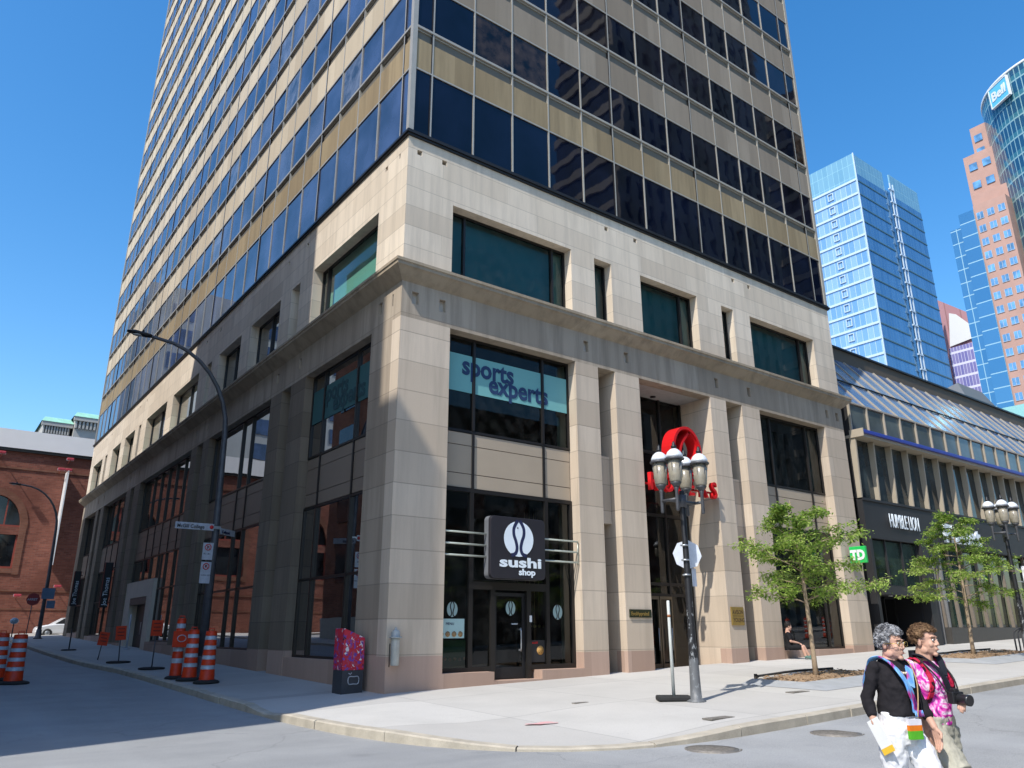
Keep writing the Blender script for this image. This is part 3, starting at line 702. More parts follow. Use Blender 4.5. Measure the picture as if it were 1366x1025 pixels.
# ================================================================== glass-roofed shopping centre
m_blue=simple('blue_enamel',(.03,.05,.34),.4,.1,.08,2.)
m_fin=simple('beige_fin',(.40,.34,.255),.6,0,.06,2.)
m_blackcl=simple('black_cladding',(.028,.027,.028),.55,.1,.2,1.2)
m_mallg=glass_mat('mall_glass',(.035,.045,.045),.04,1.5,.5,.03,.7)
m_mallg2=glass_mat('mall_green_glass',(.03,.05,.035),.04,1.5,.6,.03,.7)
def sky_glass():
    t=NT('skylight_glass'); P=t.pos(); n=t.noise(t.mapv(P,(1.1,.3,.3)),1.,2)
    t.base(t.mix(t.ramp(n,.35,.65),(.07,.13,.27),(.2,.25,.33))); t.set(rough=.15,ior=1.6); return t.m
m_sky=sky_glass()
S=empty('shopping_centre',(22,0,.8),'long dark shopping centre with sloped skylight roof and blue band adjoining the stone podium','building')
X0,X1=21.98,78.; st=1.452; nb=int((X1-X0)/st); bays=[X0+st*i for i in range(nb+1)]
mb=MB(); mb.box(X0,X1,0,.3,5.25,6.88); mb.box(X0+.0,X1,-.05,0,6.80,6.9); build(mb,'fascia',m_blackcl,S)
mb=MB(); mb.box(X0+.1,X1,.17,.22,6.9,9.5); build(mb,'upper_glazing',m_mallg,S)
for i,x in enumerate(bays):
    if i<34:
        mb=MB(); mb.add([(x-.045,-.02,6.9),(x+.045,-.02,6.9),(x+.045,.17,6.9),(x-.045,.17,6.9),(x-.045,-.1,9.46),(x+.045,-.1,9.46),(x+.045,.17,9.46),(x-.045,.17,9.46)],[(0,3,2,1),(4,5,6,7),(0,1,5,4),(1,2,6,5),(2,3,7,6),(3,0,4,7)])
        build(mb,'fin',m_fin,S)
mb=MB(); mb.box(X0-.05,X1,-.5,.05,9.6,9.76); build(mb,'blue_band',m_blue,S,bevel=.02)
mb=MB(); mb.box(X0-.05,X1,-.4,.55,9.47,9.6); mb.box(X0,X1,.05,.5,9.6,9.8); mb.box(X0-.1,X0-.052,-.52,.1,9.45,9.79); build(mb,'soffit',m_fin,S)
for i in range(34):
    a,b=bays[i]+.05,bays[i+1]-.05
    mb=MB(); mb.quad((a,.06,9.8),(b,.06,9.8),(b,.06,11.0),(a,.06,11.0)); build(mb,'window_pane',m_mallg2 if False else glass_mat('clerestory_glass',(.1,.12,.11),.1,1.5,.3) if i==0 else bpy.data.materials['clerestory_glass'],S,fixn=False)
mb=MB()
for x in bays: mb.box(x-.04,x+.04,-.02,.08,9.79,11.03)
mb.box(X0,X1,-.02,.12,11.03,11.1); build(mb,'clerestory_frame',m_fin,S)
S0,S1=V((0,.08,11.1)),V((0,3.1,14.95)); dn=V((0,-(S1.z-S0.z),(S1.y-S0.y))).normalized()
for i in range(34):
    a,b=bays[i],bays[i+1]; mb=MB()
    q=dn*-.03
    mb.quad((a+.05,S0.y,S0.z),(b-.05,S0.y,S0.z),(b-.05,S1.y,S1.z),(a+.05,S1.y,S1.z)); build(mb,'skylight_pane',m_sky,S,fixn=False)
mb=MB()
for x in bays:
    mb.add([(x-.05,S0.y,S0.z),(x+.05,S0.y,S0.z),(x+.05,S1.y,S1.z),(x-.05,S1.y,S1.z),(x-.05,S0.y-.04,S0.z+.03),(x+.05,S0.y-.04,S0.z+.03),(x+.05,S1.y-.04,S1.z+.03),(x-.05,S1.y-.04,S1.z+.03)],[(0,3,2,1),(4,5,6,7),(0,1,5,4),(1,2,6,5),(2,3,7,6),(3,0,4,7)])
build(mb,'skylight_rib',m_fin,S)
mb=MB(); k=.42; p=S0.lerp(S1,.42); mb.obox((0,0,0),(1,0,0),(0,1,0),(0,0,1),.01,.01,.01); mb=MB(); mb.box(X0,X1,p.y-.08,p.y,p.z+.02,p.z+.07); build(mb,'skylight_purlin',m_bronze,S)
mb=MB(); mb.box(X0-.6,X1,3.1,3.9,14.85,15.62); build(mb,'ridge_beam',simple('brown_beam',(.1,.075,.05),.6,.1,.1,1.),S)
mb=MB(); mb.box(X0-.62,X1,3.0,4.1,15.62,15.72); build(mb,'ridge_cap',m_bronze,S)
mb=MB(); mb.box(X0,X1,4.0,38,0,15.3); mb.box(X0,X1,.6,3.1,9.8,10.); mb.add([(X0,.1,9.8),(X0,3.1,9.8),(X0,3.1,14.9),(X0,.1,11.1)],[(0,1,2,3)]); build(mb,'hall_block',m_core,S)
mb=MB(); mb.box(X0,X0+.18,.0,.55,.6,5.25); mb.box(X0-.02,X0+.1,.0,.6,6.9,11.); build(mb,'end_pier',m_blackcl,S)
# gap wall in shadow between the two buildings
mb=MB(); mb.box(W_+.01,X0-.1,.9,1.2,0,10.4); build(mb,'joint_wall',m_core,S)
# entrance bay
mb=MB(); mb.box(22.3,26.2,-.25,.5,2.98,3.32); build(mb,'canopy',m_blackcl,S)
for i in range(3):
    a=22.25+1.33*i; mb=MB(); mb.quad((a+.05,.2,3.4),(a+1.28,.2,3.4),(a+1.28,.2,5.2),(a+.05,.2,5.2)); build(mb,'window_pane',m_mallg2,S,fixn=False)
mb=MB()
for i in range(4): a=22.22+1.33*i; mb.box(a-.04,a+.04,.12,.26,3.32,5.25)
mb.box(22.2,26.25,.13,.25,3.32,3.4); build(mb,'window_frame',m_blackcl,S)
mb=MB(); mb.box(22.16,26.3,2.6,2.7,.6,3.3); mb.box(22.16,22.2,.5,2.6,.6,3.3); mb.box(26.2,26.3,.3,2.6,.6,3.3); mb.box(22.2,26.2,.5,2.6,3.0,3.3); build(mb,'entrance_lobby',m_core,S)
for x in (23.4,24.8):
    mb=MB(); mb.box(x,x+.07,1.2,1.27,.8,3.); mb.box(x+.9,x+.97,1.2,1.27,.8,3.); mb.box(x,x+.97,1.2,1.27,2.9,3.); build(mb,'door',m_black,S)
mb=MB(); mb.lathe((23.3,.1,2.94),[(.09,0),(.09,.03)],12); build(mb,'canopy_light',m_white,S)
for q in ((26.3,26.9),(21.99,22.2)):
    mb=MB(); mb.box(*q,-.055,.4,.7,5.25); build(mb,'black_column',m_blackcl,S)
# shopfront with pale columns
mb=MB(); mb.box(27.9,X1,-.02,.4,.7,1.72); build(mb,'stall_riser',simple('dark_granite',(.06,.055,.05),.5),S)
for i in range(18):
    a=26.9+1.42*i; z0=1.74 if a>27.8 else .9; mb=MB(); mb.quad((a,.42,z0),(a+1.38,.42,z0),(a+1.38,.42,5.24),(a,.42,5.24)); build(mb,'shop_window_pane',m_mallg2,S,fixn=False)
for i in range(16):
    x=28.1+1.42*i; mb=MB(); mb.add([(x-.055,.2,1.72),(x+.055,.2,1.72),(x+.055,.35,1.72),(x-.055,.35,1.72),(x-.055,.3,5.25),(x+.055,.3,5.25),(x+.055,.41,5.25),(x-.055,.41,5.25)],[(0,3,2,1),(4,5,6,7),(0,1,5,4),(1,2,6,5),(2,3,7,6),(3,0,4,7)]); build(mb,'column',simple('brown_column',(.2,.165,.13),.6) if i==0 else bpy.data.materials['brown_column'],S)
for x,w in ((27.05,.04),(27.7,.04),(28.4,.05)):
    mb=MB(); mb.box(x-w,x+w,.2,.38,.9,5.2); build(mb,'mullion',simple('grey_mullion',(.2,.2,.2),.5) if x<27.1 else bpy.data.materials['grey_mullion'],S)
mb=MB(); mb.box(28.2,29.0,.395,.41,2.2,3.2); build(mb,'black_poster',m_black,S)
for k in range(6): text('lettering',['NOUVEAU','COLLECTION','ETE','SUMMER','2017','OUVERT'][k],.13,(28.27,.39,2.98-.14*k),(1,0,0),(0,0,1),m_letterw,S,extrude=.001)
text('lettering','TD',.3,(33.0,.35,3.9),(1,0,0),(0,0,1),simple('td_green',(.01,.45,.06),.5),S)
L=text('sign_lettering','HUMBLE LION',.86,(23.86,-.06,5.8),(1,0,0),(0,0,1),m_letterw,S,extrude=.012,offset=.0,sx=.47)
L=text('sign_lettering','Planet',1.15,(28.6,-.07,5.5),(1,0,0),(0,0,1),m_letterw,S,extrude=.06,offset=.035,sx=1.3)

# ================================================================== signs on the office podium
SS=empty('shop_sign',(3.8,.1,3.7),'black rounded box sign with pale fish logo reading sushi shop above its glass door','sign')
mb=MB(); y0,y1=-.12,.2; x0,x1,z0,z1=2.88,4.72,2.93,4.55; r=.13; pts=[]
for cx,cz,a0 in ((x1-r,z1-r,0),(x0+r,z1-r,90),(x0+r,z0+r,180),(x1-r,z0+r,270)):
    for k in range(7): t=R(a0+15*k); pts.append((cx+r*cos(t),cz+r*sin(t)))
n=len(pts); mb.add([(p[0],y0,p[1]) for p in pts]+[(p[0],y1,p[1]) for p in pts],[tuple(range(n)),tuple(range(2*n-1,n-1,-1))]+[(i,(i+1)%n,n+(i+1)%n,n+i) for i in range(n)])
build(mb,'box',simple('charcoal_sign_face',(.03,.028,.034),.4,.1,.1,2.),SS,bevel=.012)
mb=MB(); mb.add([(p[0]*1+(p[0]-3.8)*.012,y0+.09,p[1]+(p[1]-3.74)*.012) for p in pts]+[(p[0]+(p[0]-3.8)*.012,y1-.04,p[1]+(p[1]-3.74)*.012) for p in pts],[(i,(i+1)%n,n+(i+1)%n,n+i) for i in range(n)]); build(mb,'rim',simple('grey_sign_rim',(.25,.26,.28),.4,.4),SS)
lg=logo_decal(3.8,3.98,.5,.47,y0-.012,m_letterw,SS,m_navy)
mb=MB(); mb.lathe((3.76,y0-.014,4.27),[(.022,0),(.022,.006)],10,axis=(0,-1,0)); build(mb,'fish_eye',m_navy,SS)
text('lettering','sushi',.36,(3.16,y0-.008,3.24),(1,0,0),(0,0,1),m_letterw,SS,extrude=.004,offset=.012,sx=1.95,space=1.02)
text('lettering','shop',.23,(3.8,y0-.008,3.04),(1,0,0),(0,0,1),m_letterw,SS,extrude=.004,offset=.008,sx=1.25)
mb=MB(); mb.box(3.2,3.3,.2,.34,4.2,4.3); mb.box(4.3,4.4,.2,.34,4.2,4.3); mb.box(3.2,3.3,.2,.34,3.2,3.3); mb.box(4.3,4.4,.2,.34,3.2,3.3); build(mb,'bracket',m_black,SS)
RL=empty('rail_sign_support',(1.6,.1,3.7),'three pale horizontal tubes running across the bay behind the sushi box sign','rail')
mtube=simple('pale_green_tube',(.5,.53,.45),.35,.3)
for k,z in enumerate((4.07,3.77,3.48)):
    mb=MB(); mb.tube([(1.56,.08,z),(2.87,.08,z)],.026); build(mb,'tube',mtube,RL)
    mb=MB(); mb.tube([(4.73,.08,z),(6.1,.08,z),(6.12,.1,z-.02)],.026); build(mb,'tube',mtube,RL)
mb=MB(); mb.tube([(6.1,.08,4.1),(6.1,.08,3.42)],.015); build(mb,'bracket',mtube,RL)

RG=empty('entrance_sign',(10.8,-.2,6.2),'red ROGERS letters under a twisted red ring logo over the tower entrance','sign')
lx=8.98
for k,ch in enumerate('ROGERS'):
    text('letter',ch,.78,(lx,-.14,5.88),(1,0,0),(0,0,1),m_red,RG,extrude=.07,offset=.012,sx=.86); lx+=.6
# ring logo as a swept band
def band(path,half,th,parent,nm,mat):
    mb=MB(); vs=[];fs=[]; n=len(path)
    for i,(x,z) in enumerate(path):
        a=path[max(0,i-1)];b=path[min(n-1,i+1)]; t=V((b[0]-a[0],b[1]-a[1])).normalized(); nn=V((-t.y,t.x))*th/2; h=half if not callable(half) else half(i/(n-1))
        for sgn,yy in ((1,-h),(-1,-h),(-1,h),(1,h)): vs.append((x+nn.x*sgn,yy-.15,z+nn.y*sgn))
    for i in range(n-1):
        for k in range(4): fs.append((i*4+k,i*4+(k+1)%4,i*4+4+(k+1)%4,i*4+4+k))
    fs+= [(0,1,2,3),((n-1)*4+3,(n-1)*4+2,(n-1)*4+1,(n-1)*4)]
    mb.add(vs,fs,0,False); return build(mb,nm,mat,parent)
cx,cz=10.66,7.25
outer=[(cx+.66*cos(R(t)),cz+.82*sin(R(t))) for t in range(-62,242,8)]
band(outer,.26,.09,RG,'ring',m_red)
def arcp(p0,p1,bulge,n=14):
    p0,p1=V(p0),V(p1); d=p1-p0; nn=V((-d.y,d.x))
    return [tuple(p0.lerp(p1,i/n)+nn*bulge*sin(pi*i/n)) for i in range(n+1)]
band(arcp((cx-.3,cz-.7),(cx+.22,cz+.72),.16),.2,.08,RG,'ring_loop',m_red)
band(arcp((cx+.14,cz+.74),(cx+.46,cz-.2),.24),.2,.08,RG,'ring_loop',m_red)
band(arcp((cx-.1,cz-.9),(cx+.42,cz-.1),-.08),.14,.08,RG,'ring_tail',m_red)
mb=MB(); mb.box(8.98,12.56,.05,.12,6.08,6.14); mb.box(10.2,10.26,.05,.12,6.1,6.8); mb.box(11.3,11.36,.05,.12,6.1,6.8); build(mb,'support_frame',m_red,RG)

P1=empty('brass_plaque',(8.4,-.03,2.1),'small dark plaque with gold lettering on the pier left of the entrance','plaque')
mb=MB(); mb.box(7.98,8.88,-.045,.0,1.99,2.22); build(mb,'plate',simple('dark_green_plate',(.03,.035,.015),.4,.3),P1)
text('lettering','EvolAppraisal',.15,(8.02,-.047,2.05),(1,0,0),(0,0,1),m_brass,P1,extrude=.003,offset=.003,sx=.92)
P2=empty('brass_plaque',(13.0,-.03,2.1),'square gold plaque reading AVISON YOUNG on the pier right of the entrance','plaque')
mb=MB(); mb.box(12.68,13.32,-.045,.0,1.78,2.36); build(mb,'plate',m_brass,P2,bevel=.008)
for k,s in enumerate(('AVISON','YOUNG')): text('lettering',s,.19,(12.73+.02*k,-.047,2.13-.25*k),(1,0,0),(0,0,1),simple('plaque_ink',(.08,.05,.02),.6) if k==0 else bpy.data.materials['plaque_ink'],P2,extrude=.002,offset=.003,sx=.82)
mb=MB(); mb.box(12.73,13.27,-.049,-.046,2.065,2.08); build(mb,'divider',bpy.data.materials['plaque_ink'],P2)

TD=empty('bank_sign',(20.6,-.5,4.45),'square green sign box with white TD letters on the last stone pier','sign')
mb=MB(); mb.box(20.22,20.36,-.78,-.12,4.1,4.74); build(mb,'box',simple('bright_green_panel',(.02,.5,.1),.4),TD,bevel=.02)
text('lettering','TD',.5,(20.21,-.17,4.24),(0,-1,0),(0,0,1),m_white,TD,extrude=.004,offset=.03,sx=.85)
mb=MB(); mb.box(20.26,20.32,-.12,0,4.35,4.41); build(mb,'bracket',m_black,TD)

def vbanner(y,z0,z1,lab):
    B=empty('banner_sign',(-.35,y,z0),lab,'sign',None)
    mb=MB(); mb.box(-.5,-.12,y-.06,y+.06,z0,z1); build(mb,'box',m_black,B,bevel=.02)
    mb=MB(); mb.box(-.53,-.5,y-.07,y+.07,z0,z1); mb.box(-.12,-.1,y-.07,y+.07,z0,z1); build(mb,'edge_trim',m_red if False else simple('dark_red_trim',(.12,.01,.01),.5),B)
    text('lettering','Joe Thomas',.34,(-.2,y-.065,z0+.12),(0,0,1),(-1,0,0),m_letterw,B,extrude=.002,sx=.95)
    mb=MB(); mb.box(-.1,.0,y-.02,y+.02,z1-.3,z1-.25); mb.box(-.1,.0,y-.02,y+.02,z0+.25,z0+.3); build(mb,'bracket',m_black,B)
vbanner(44.2,3.3,5.6,'farther of two tall narrow black banner signs with white lettering on the side street front')
vbanner(33.4,2.95,5.45,'nearer and taller-looking black banner sign with white vertical lettering on the side street front')

# fire standpipe on the corner pier
SP=empty('standpipe',(.16,-.2,1.),'grey capped fire standpipe fixed to the corner pier','standpipe')
mp=simple('pale_grey_enamel',(.42,.43,.4),.5,.1,.15,6.)
mb=MB(); mb.lathe((.16,-.16,.87),[(.085,0),(.1,.02),(.1,.55),(.105,.6)],16); build(mb,'body',mp,SP)
mb=MB(); mb.lathe((.16,-.16,1.47),[(.15,0),(.15,.03),(.1,.035),(.105,.12),(.07,.18),(.03,.19),(.03,.23),(.012,.24)],16); build(mb,'cap',mp,SP)
mb=MB(); mb.box(.13,.19,-.08,0,1.0,1.06); mb.box(.13,.19,-.08,0,1.3,1.36); build(mb,'bracket',mp,SP)
mb=MB(); mb.tube([(.05,-.1,.84),(.05,-.1,1.35)],.012,6); build(mb,'conduit',m_rubber,SP)

# graffiti covered news box
NB=empty('newspaper_box',(-.45,1.0,walk_z(-.45,1.)),'red graffiti-covered newspaper box with slanted top and grey base at the building corner','newspaper box')
def graf(nm,base):
    t=NT(nm); P=t.obj(); vo=t.new('ShaderNodeTexVoronoi'); vo.inputs['Scale'].default_value=16; vo.inputs['Randomness'].default_value=1
    ad=t.new('ShaderNodeVectorMath',operation='ADD'); t.link(P,ad.inputs[0]); nn=t.new('ShaderNodeTexNoise'); nn.inputs['Scale'].default_value=9; t.link(P,nn.inputs['Vector']); sc=t.new('ShaderNodeVectorMath',operation='SCALE'); sc.inputs['Scale'].default_value=.25; t.link(nn.outputs['Color'],sc.inputs[0]); t.link(sc.outputs[0],ad.inputs[1]); t.link(ad.outputs[0],vo.inputs['Vector'])
    sp=t.new('ShaderNodeSeparateColor'); t.link(vo.outputs['Color'],sp.inputs[0])
    c=t.mix(t.math('GREATER_THAN',sp.outputs[0],.72),base,(.45,.06,.12)); c=t.mix(t.math('GREATER_THAN',sp.outputs[1],.82),c,(.16,.06,.35)); c=t.mix(t.math('GREATER_THAN',sp.outputs[2],.93),c,(.7,.65,.66)); c=t.mix(t.math('GREATER_THAN',sp.outputs[0],.95),c,(.03,.02,.05))
    t.base(c); t.set(rough=.5); return t.m
gm=graf('graffiti_red',(.55,.02,.045)); zb=walk_z(-.45,1.)
x0,x1,y0,y1=-.72,-.17,.72,1.24
mb=MB(); mb.add([(x0,y0,zb+.5),(x1,y0,zb+.5),(x1,y1,zb+.5),(x0,y1,zb+.5),(x0,y0,zb+1.44),(x1,y0,zb+1.22),(x1,y1,zb+1.22),(x0,y1,zb+1.44)],[(0,3,2,1),(4,5,6,7),(0,1,5,4),(1,2,6,5),(2,3,7,6),(3,0,4,7)]); build(mb,'box',gm,NB,bevel=.015)
mb=MB(); mb.box(x0+.01,x1-.01,y0+.01,y1-.01,zb-.02,zb+.5); bb=build(mb,'pedestal',simple('dark_grey_metal',(.05,.055,.065),.5,.2),NB)
mb=MB(); c=V((-.42,y0+.005,zb+.28)); mb.tube([c+V((.14*cos(t),0,.1*sin(t)+.02*sin(3*t))) for t in [2*pi*k/22 for k in range(23)]],.012,5); mb.tube([c+V((-.13,0,.16)),c+V((-.09,0,.13)),c+V((-.05,0,.17))],.01,5); build(mb,'spray_mark',m_refl,bb)

# ================================================================== construction drums and signs
def drum(loc,lab,h=1.22,r=.2,sc=1.):
    x,y=loc; z=loc_z(x,y); D=empty('traffic_drum',(x,y,z),lab,'traffic drum','orange and white traffic drums')
    mb=MB(); mb.lathe((0,0,0),[(r*1.75,0),(r*1.75,.04),(r*1.5,.07),(r*1.1,.09)],8); build(mb,'base',m_rubber,D,local=True)
    hh=h-.07; bands=[]; z=.08; k=0; segs=[.26,.1,.14,.1,.14,.1,.14,.1,.09]; tot=sum(segs); 
    mo=MB(); mw=MB()
    for i,s in enumerate(segs):
        s=s*hh/tot; r0=r*(1-.28*(z/h)); r1=r*(1-.28*((z+s)/h)); (mo if i%2==0 else mw).lathe((0,0,z),[(r0+.004,0),(r0+.004,.01),(r1,s-.004),(r1-.012,s)],20,cap=False)
        z+=s
    mo.lathe((0,0,z),[(r*.72,0),(r*.7,.02),(r*.3,.03)],20); mo.tube([(-.07,0,z+.02),(-.07,0,z+.09),(.07,0,z+.09),(.07,0,z+.02)],.014,6)
    b=build(mo,'barrel',m_orange,D,local=True); build(mw,'reflective_band',m_refl,D,local=True); return D
def loc_z(x,y): return walk_z(x,y) if x>-2.8 else G(x,y)
drum((-2.25,5.85),'orange drum beside the tall lamp pole, the closest to the corner',1.3)
drum((-2.4,7.0),'orange drum left of the lamp pole, standing in front of a thinner drum',1.32)
d3=drum((-2.55,7.85),'taller slim orange drum carrying an orange square sign by the lamp pole',1.62,.165)
mb=MB(); mb.box(-.24,.24,-.21,-.19,.86,1.3); sg=build(mb,'sign_plate',m_orange,d3,local=True)
mb=MB(); mb.tube([(.12*cos(t),-.215,1.1+.09*sin(t)) for t in [pi*2*k/14 for k in range(15)]],.012,5); build(mb,'symbol',m_refl,sg,local=True)
drum((-6.3,10.2),'orange drum on the shaded road, right one of the pair at the left edge',1.3,.24)
drum((-6.62,11.7),'orange drum on the shaded road, cut off by the left edge',1.3,.24)
def wsign(x,y,h,lab,w=.45,tilt=0,rz=0):
    z=loc_z(x,y); D=empty('work_sign',(x,y,z),lab,'road sign','orange road works signs on the side street',rz=rz)
    mb=MB(); mb.lathe((0,0,0),[(.42,0),(.42,.05),(.3,.07)],8); build(mb,'base',m_rubber,D,local=True)
    mb=MB(); mb.tube([(0,0,.05),(tilt*(h-.2),0,h-.1)],.02,6); build(mb,'post',m_greyp,D,local=True)
    mb=MB(); ax=V((1,0,-tilt)); mb.obox((tilt*h,-.03,h+.05),ax,(0,1,0),V((tilt,0,1)),w*.36,.008,w*.5); build(mb,'panel',m_orange,D,local=True)
    mb=MB()
    for k in range(3): mb.obox((tilt*h,-.042,h+.2-.12*k),ax,(0,1,0),V((tilt,0,1)),w*.22,.003,.012)
    build(mb,'lettering',m_black,D,local=True)
wsign(-2.25,12.0,1.25,'orange square sign on a thin post, the one standing nearest the lamp pole',.5)
wsign(-2.8,18.4,.9,'orange sign leaning back on a round rubber foot, left one of the low pair',.5,.12)
wsign(-2.5,16.0,1.0,'orange sign with a dark post leaning forward, right one of the low pair',.5,-.06)
def floorlamp_box(): pass
mb=MB(); mb.tube([(0,0,0),(0,0,1.6)],.04,8); mb.lathe((0,0,0),[(.14,0),(.14,.04),(.05,.06)],10); x,y=-.35,25.6; o=build(mb,'bollard',m_refl,None,loc=(0,0,0)); o.location=(x,y,walk_z(x,y)); tag(o,'thin grey post standing beside the side street doorway','bollard')
mb=MB(); mb.tube([(0,0,0),(0,0,1.)],.03,6); mb.lathe((0,0,0),[(.35,0),(.3,.06)],8); x,y=-2.6,27.; o=build(mb,'bollard',m_black); o.location=(x,y,walk_z(x,y)); tag(o,'short black post on a rubber disc at the kerb before the parked car','bollard')

# ================================================================== tall street lamps of the side street
def side_lamp(x,y,lab,full):
    z=loc_z(x,y); L=empty('street_lamp',(x,y,z),lab,'street lamp')
    H=8.0
    pts=[(0,0,0),(0,0,4),(-.06,0,7.2)]
    for k in range(1,9): t=k/8; pts.append((-.06-2.35*(1-cos(t*pi/2))-.0, 0, 7.2+2.75*sin(t*pi/2)))
    pts.append((-2.65,0,9.98))
    rad=[.135,.11,.085]+[.075-.03*k/9 for k in range(9)]
    mb=MB(); mb.tube(pts,rad,12); build(mb,'pole',m_greyp,L,local=True)
    mb=MB(); mb.lathe((0,0,0),[(.26,0),(.26,.05),(.18,.1),(.16,.55),(.13,.6)],12); build(mb,'base',m_greyp,L,local=True)
    mb=MB(); mb.loft([((-2.6,0,9.98),.05,.06,(0,1,0),(0,0,1)),((-2.75,0,9.98),.12,.07,(0,1,0),(0,0,1)),((-3.1,0,10.0),.15,.07,(0,1,0),(0,0,1)),((-3.3,0,10.0),.06,.03,(0,1,0),(0,0,1))],12); h=build(mb,'lamp_head',m_black,L,local=True)
    mb=MB(); mb.ell((-3.0,0,9.94),(.16,.1,.045),10); build(mb,'lens',simple('lens_glass',(.4,.4,.38),.2) if 'lens_glass' not in bpy.data.materials else bpy.data.materials['lens_glass'],h,local=True)
    mb=MB(); mb.lathe((-2.85,0,10.04),[(.03,0),(.03,.09)],8); build(mb,'photocell',m_black,h,local=True)
    return L
SL=side_lamp(-1.95,7.6,'tall grey arched street lamp leaning out over the shaded side street before the podium',True)
side_lamp(-1.98,44.6,'distant dark arched street lamp before the red brick wall',False)
zb=loc_z(-1.95,7.6)
def plate(parent,nm,c,xd,w,h,mat,t=.012):
    xd=V(xd).normalized(); yd=V((0,0,1)); zd=xd.cross(yd)
    mb=MB(); mb.obox(c,xd,zd,yd,w/2,t/2,h/2); return build(mb,nm,mat,parent)
# street name plates and parking plates face the camera side of the pole
ST=empty('street_name_sign',(-2.0,7.45,4.6),'white street name plate reading McGill College on the tall lamp pole','sign')
plate(ST,'plate',(-2.62,7.45,4.64),(1,0,0),1.12,.2,m_refl)
text('lettering','McGill College',.15,(-3.13,7.43,4.58),(1,0,0),(0,0,1),m_black,ST,extrude=.001,offset=.002,sx=.88)
mb=MB(); mb.lathe((-2.13,7.44,4.64),[(.06,0),(.06,.004)],14,axis=(0,-1,0)); build(mb,'emblem',m_red,ST)
mb=MB(); mb.box(-2.1,-1.85,7.44,7.5,4.6,4.68); build(mb,'bracket',m_steel,ST)
S2=empty('street_name_sign',(-1.9,7.45,4.5),'pale street name plate seen almost edge-on, right of the lamp pole','sign'); plate(S2,'plate',(-1.62,7.5,4.52),(.75,.66,0),.8,.18,m_refl); text('lettering','Cathcart',.12,(-1.86,7.26,4.47),(.75,.66,0),(0,0,1),m_navy,S2,extrude=.009)
for zc,hh,lab in ((3.92,.5,'upper no-parking plate with a red ring on the lamp pole'),(3.3,.62,'lower no-parking plate with a red ring and a second panel on the lamp pole')):
    NP=empty('parking_sign',(-2.1,7.42,zc),lab,'sign'); plate(NP,'plate',(-2.17,7.42,zc),(1,0,0),.3,hh,m_refl)
    mb=MB(); mb.tube([(-2.17+.085*cos(t),7.408,zc+hh/2-.13+.085*sin(t)) for t in [2*pi*k/20 for k in range(21)]],.012,6); mb.tube([(-2.23,7.408,zc+hh/2-.07),(-2.11,7.408,zc+hh/2-.19)],.008,5); build(mb,'red_ring',m_red,NP)
    text('lettering','P',.12,(-2.205,7.412,zc+hh/2-.175),(1,0,0),(0,0,1),m_black,NP,extrude=.001,offset=.003)
    text('lettering','9h-18h' if hh<.6 else 'LUN-VEN',.07,(-2.29,7.412,zc-.1),(1,0,0),(0,0,1),m_black,NP,extrude=.001)

# stop sign, round sign at the far junction
def octo(c,nrm,r,mb,mi=0,t=.01):
    mb.lathe(c,[(r,0),(r,t)],8,axis=nrm,smooth=False,mi=mi)
F=empty('stop_sign',(-2.55,46,G(-2,46)+.15),'distant red stop sign on a thin post before the brick wall','sign')
zf=G(-2,46)+.15; mb=MB(); mb.tube([(-2.55,46,zf),(-2.5,46,zf+2.95)],.03,6); build(mb,'post',m_greyp,F)
mb=MB(); mb.lathe((-2.5,45.95,zf+2.55),[(.42,0),(.42,.02)],8,axis=(0,-1,0),smooth=False); build(mb,'plate',simple('dull_red',(.3,.03,.03),.5),F)
text('lettering','ARRET',.2,(-2.84,45.92,zf+2.48),(1,0,0),(0,0,1),m_refl,F,extrude=.002,offset=.004)
F=empty('direction_sign',(-2.,44.5,4.2),'grey-blue rectangular plates on the distant lamp post','sign'); m_bl=simple('grey_blue_plate',(.12,.2,.3),.5)
plate(F,'plate',(-1.85,44.4,4.1),(1,0,0),.75,.7,m_bl); plate(F,'plate',(-1.6,44.45,3.4),(1,0,0),.5,.5,m_bl)
zf=G(-3,50); F=empty('parking_meter',(-3.0,50,zf),'small parking meter with a round blue-grey top far down the side street','parking meter')
mb=MB(); mb.tube([(-3.,50,zf),(-3.,50,zf+1.1)],.04,6); build(mb,'post',m_black,F); mb=MB(); mb.ell((-3.,50,zf+1.25),(.28,.15,.22),12); build(mb,'head',simple('meter_grey',(.25,.33,.4),.4,.3),F)

# ================================================================== four-lantern lamps on the sunny pavement
m_lant=simple('lantern_glass',(.3,.27,.21),.25,0,.2,10.,spec=.6)
m_dome=simple('white_dome',(.82,.85,.88),.3,.2,.05,5.)
def pole_mat():
    t=NT('stickered_black_pole'); P=t.obj(); sp=t.new('ShaderNodeSeparateXYZ'); t.link(P,sp.inputs[0])
    n=t.noise(t.mapv(P,(1,1,.6)),11.,4,.7); k=t.math('MULTIPLY',t.math('GREATER_THAN',n,.58),t.math('LESS_THAN',sp.outputs[2],1.9))
    low=t.math('LESS_THAN',t.math('ADD',sp.outputs[2],t.math('MULTIPLY',n,.5)),1.05)
    c=t.mix(t.math('MULTIPLY',k,.6),(.015,.015,.017),(.36,.38,.39)); c=t.mix(t.math('MULTIPLY',low,.6),c,(.2,.21,.22)); t.base(c); t.set(rough=.5); return t.m
m_pole=pole_mat()
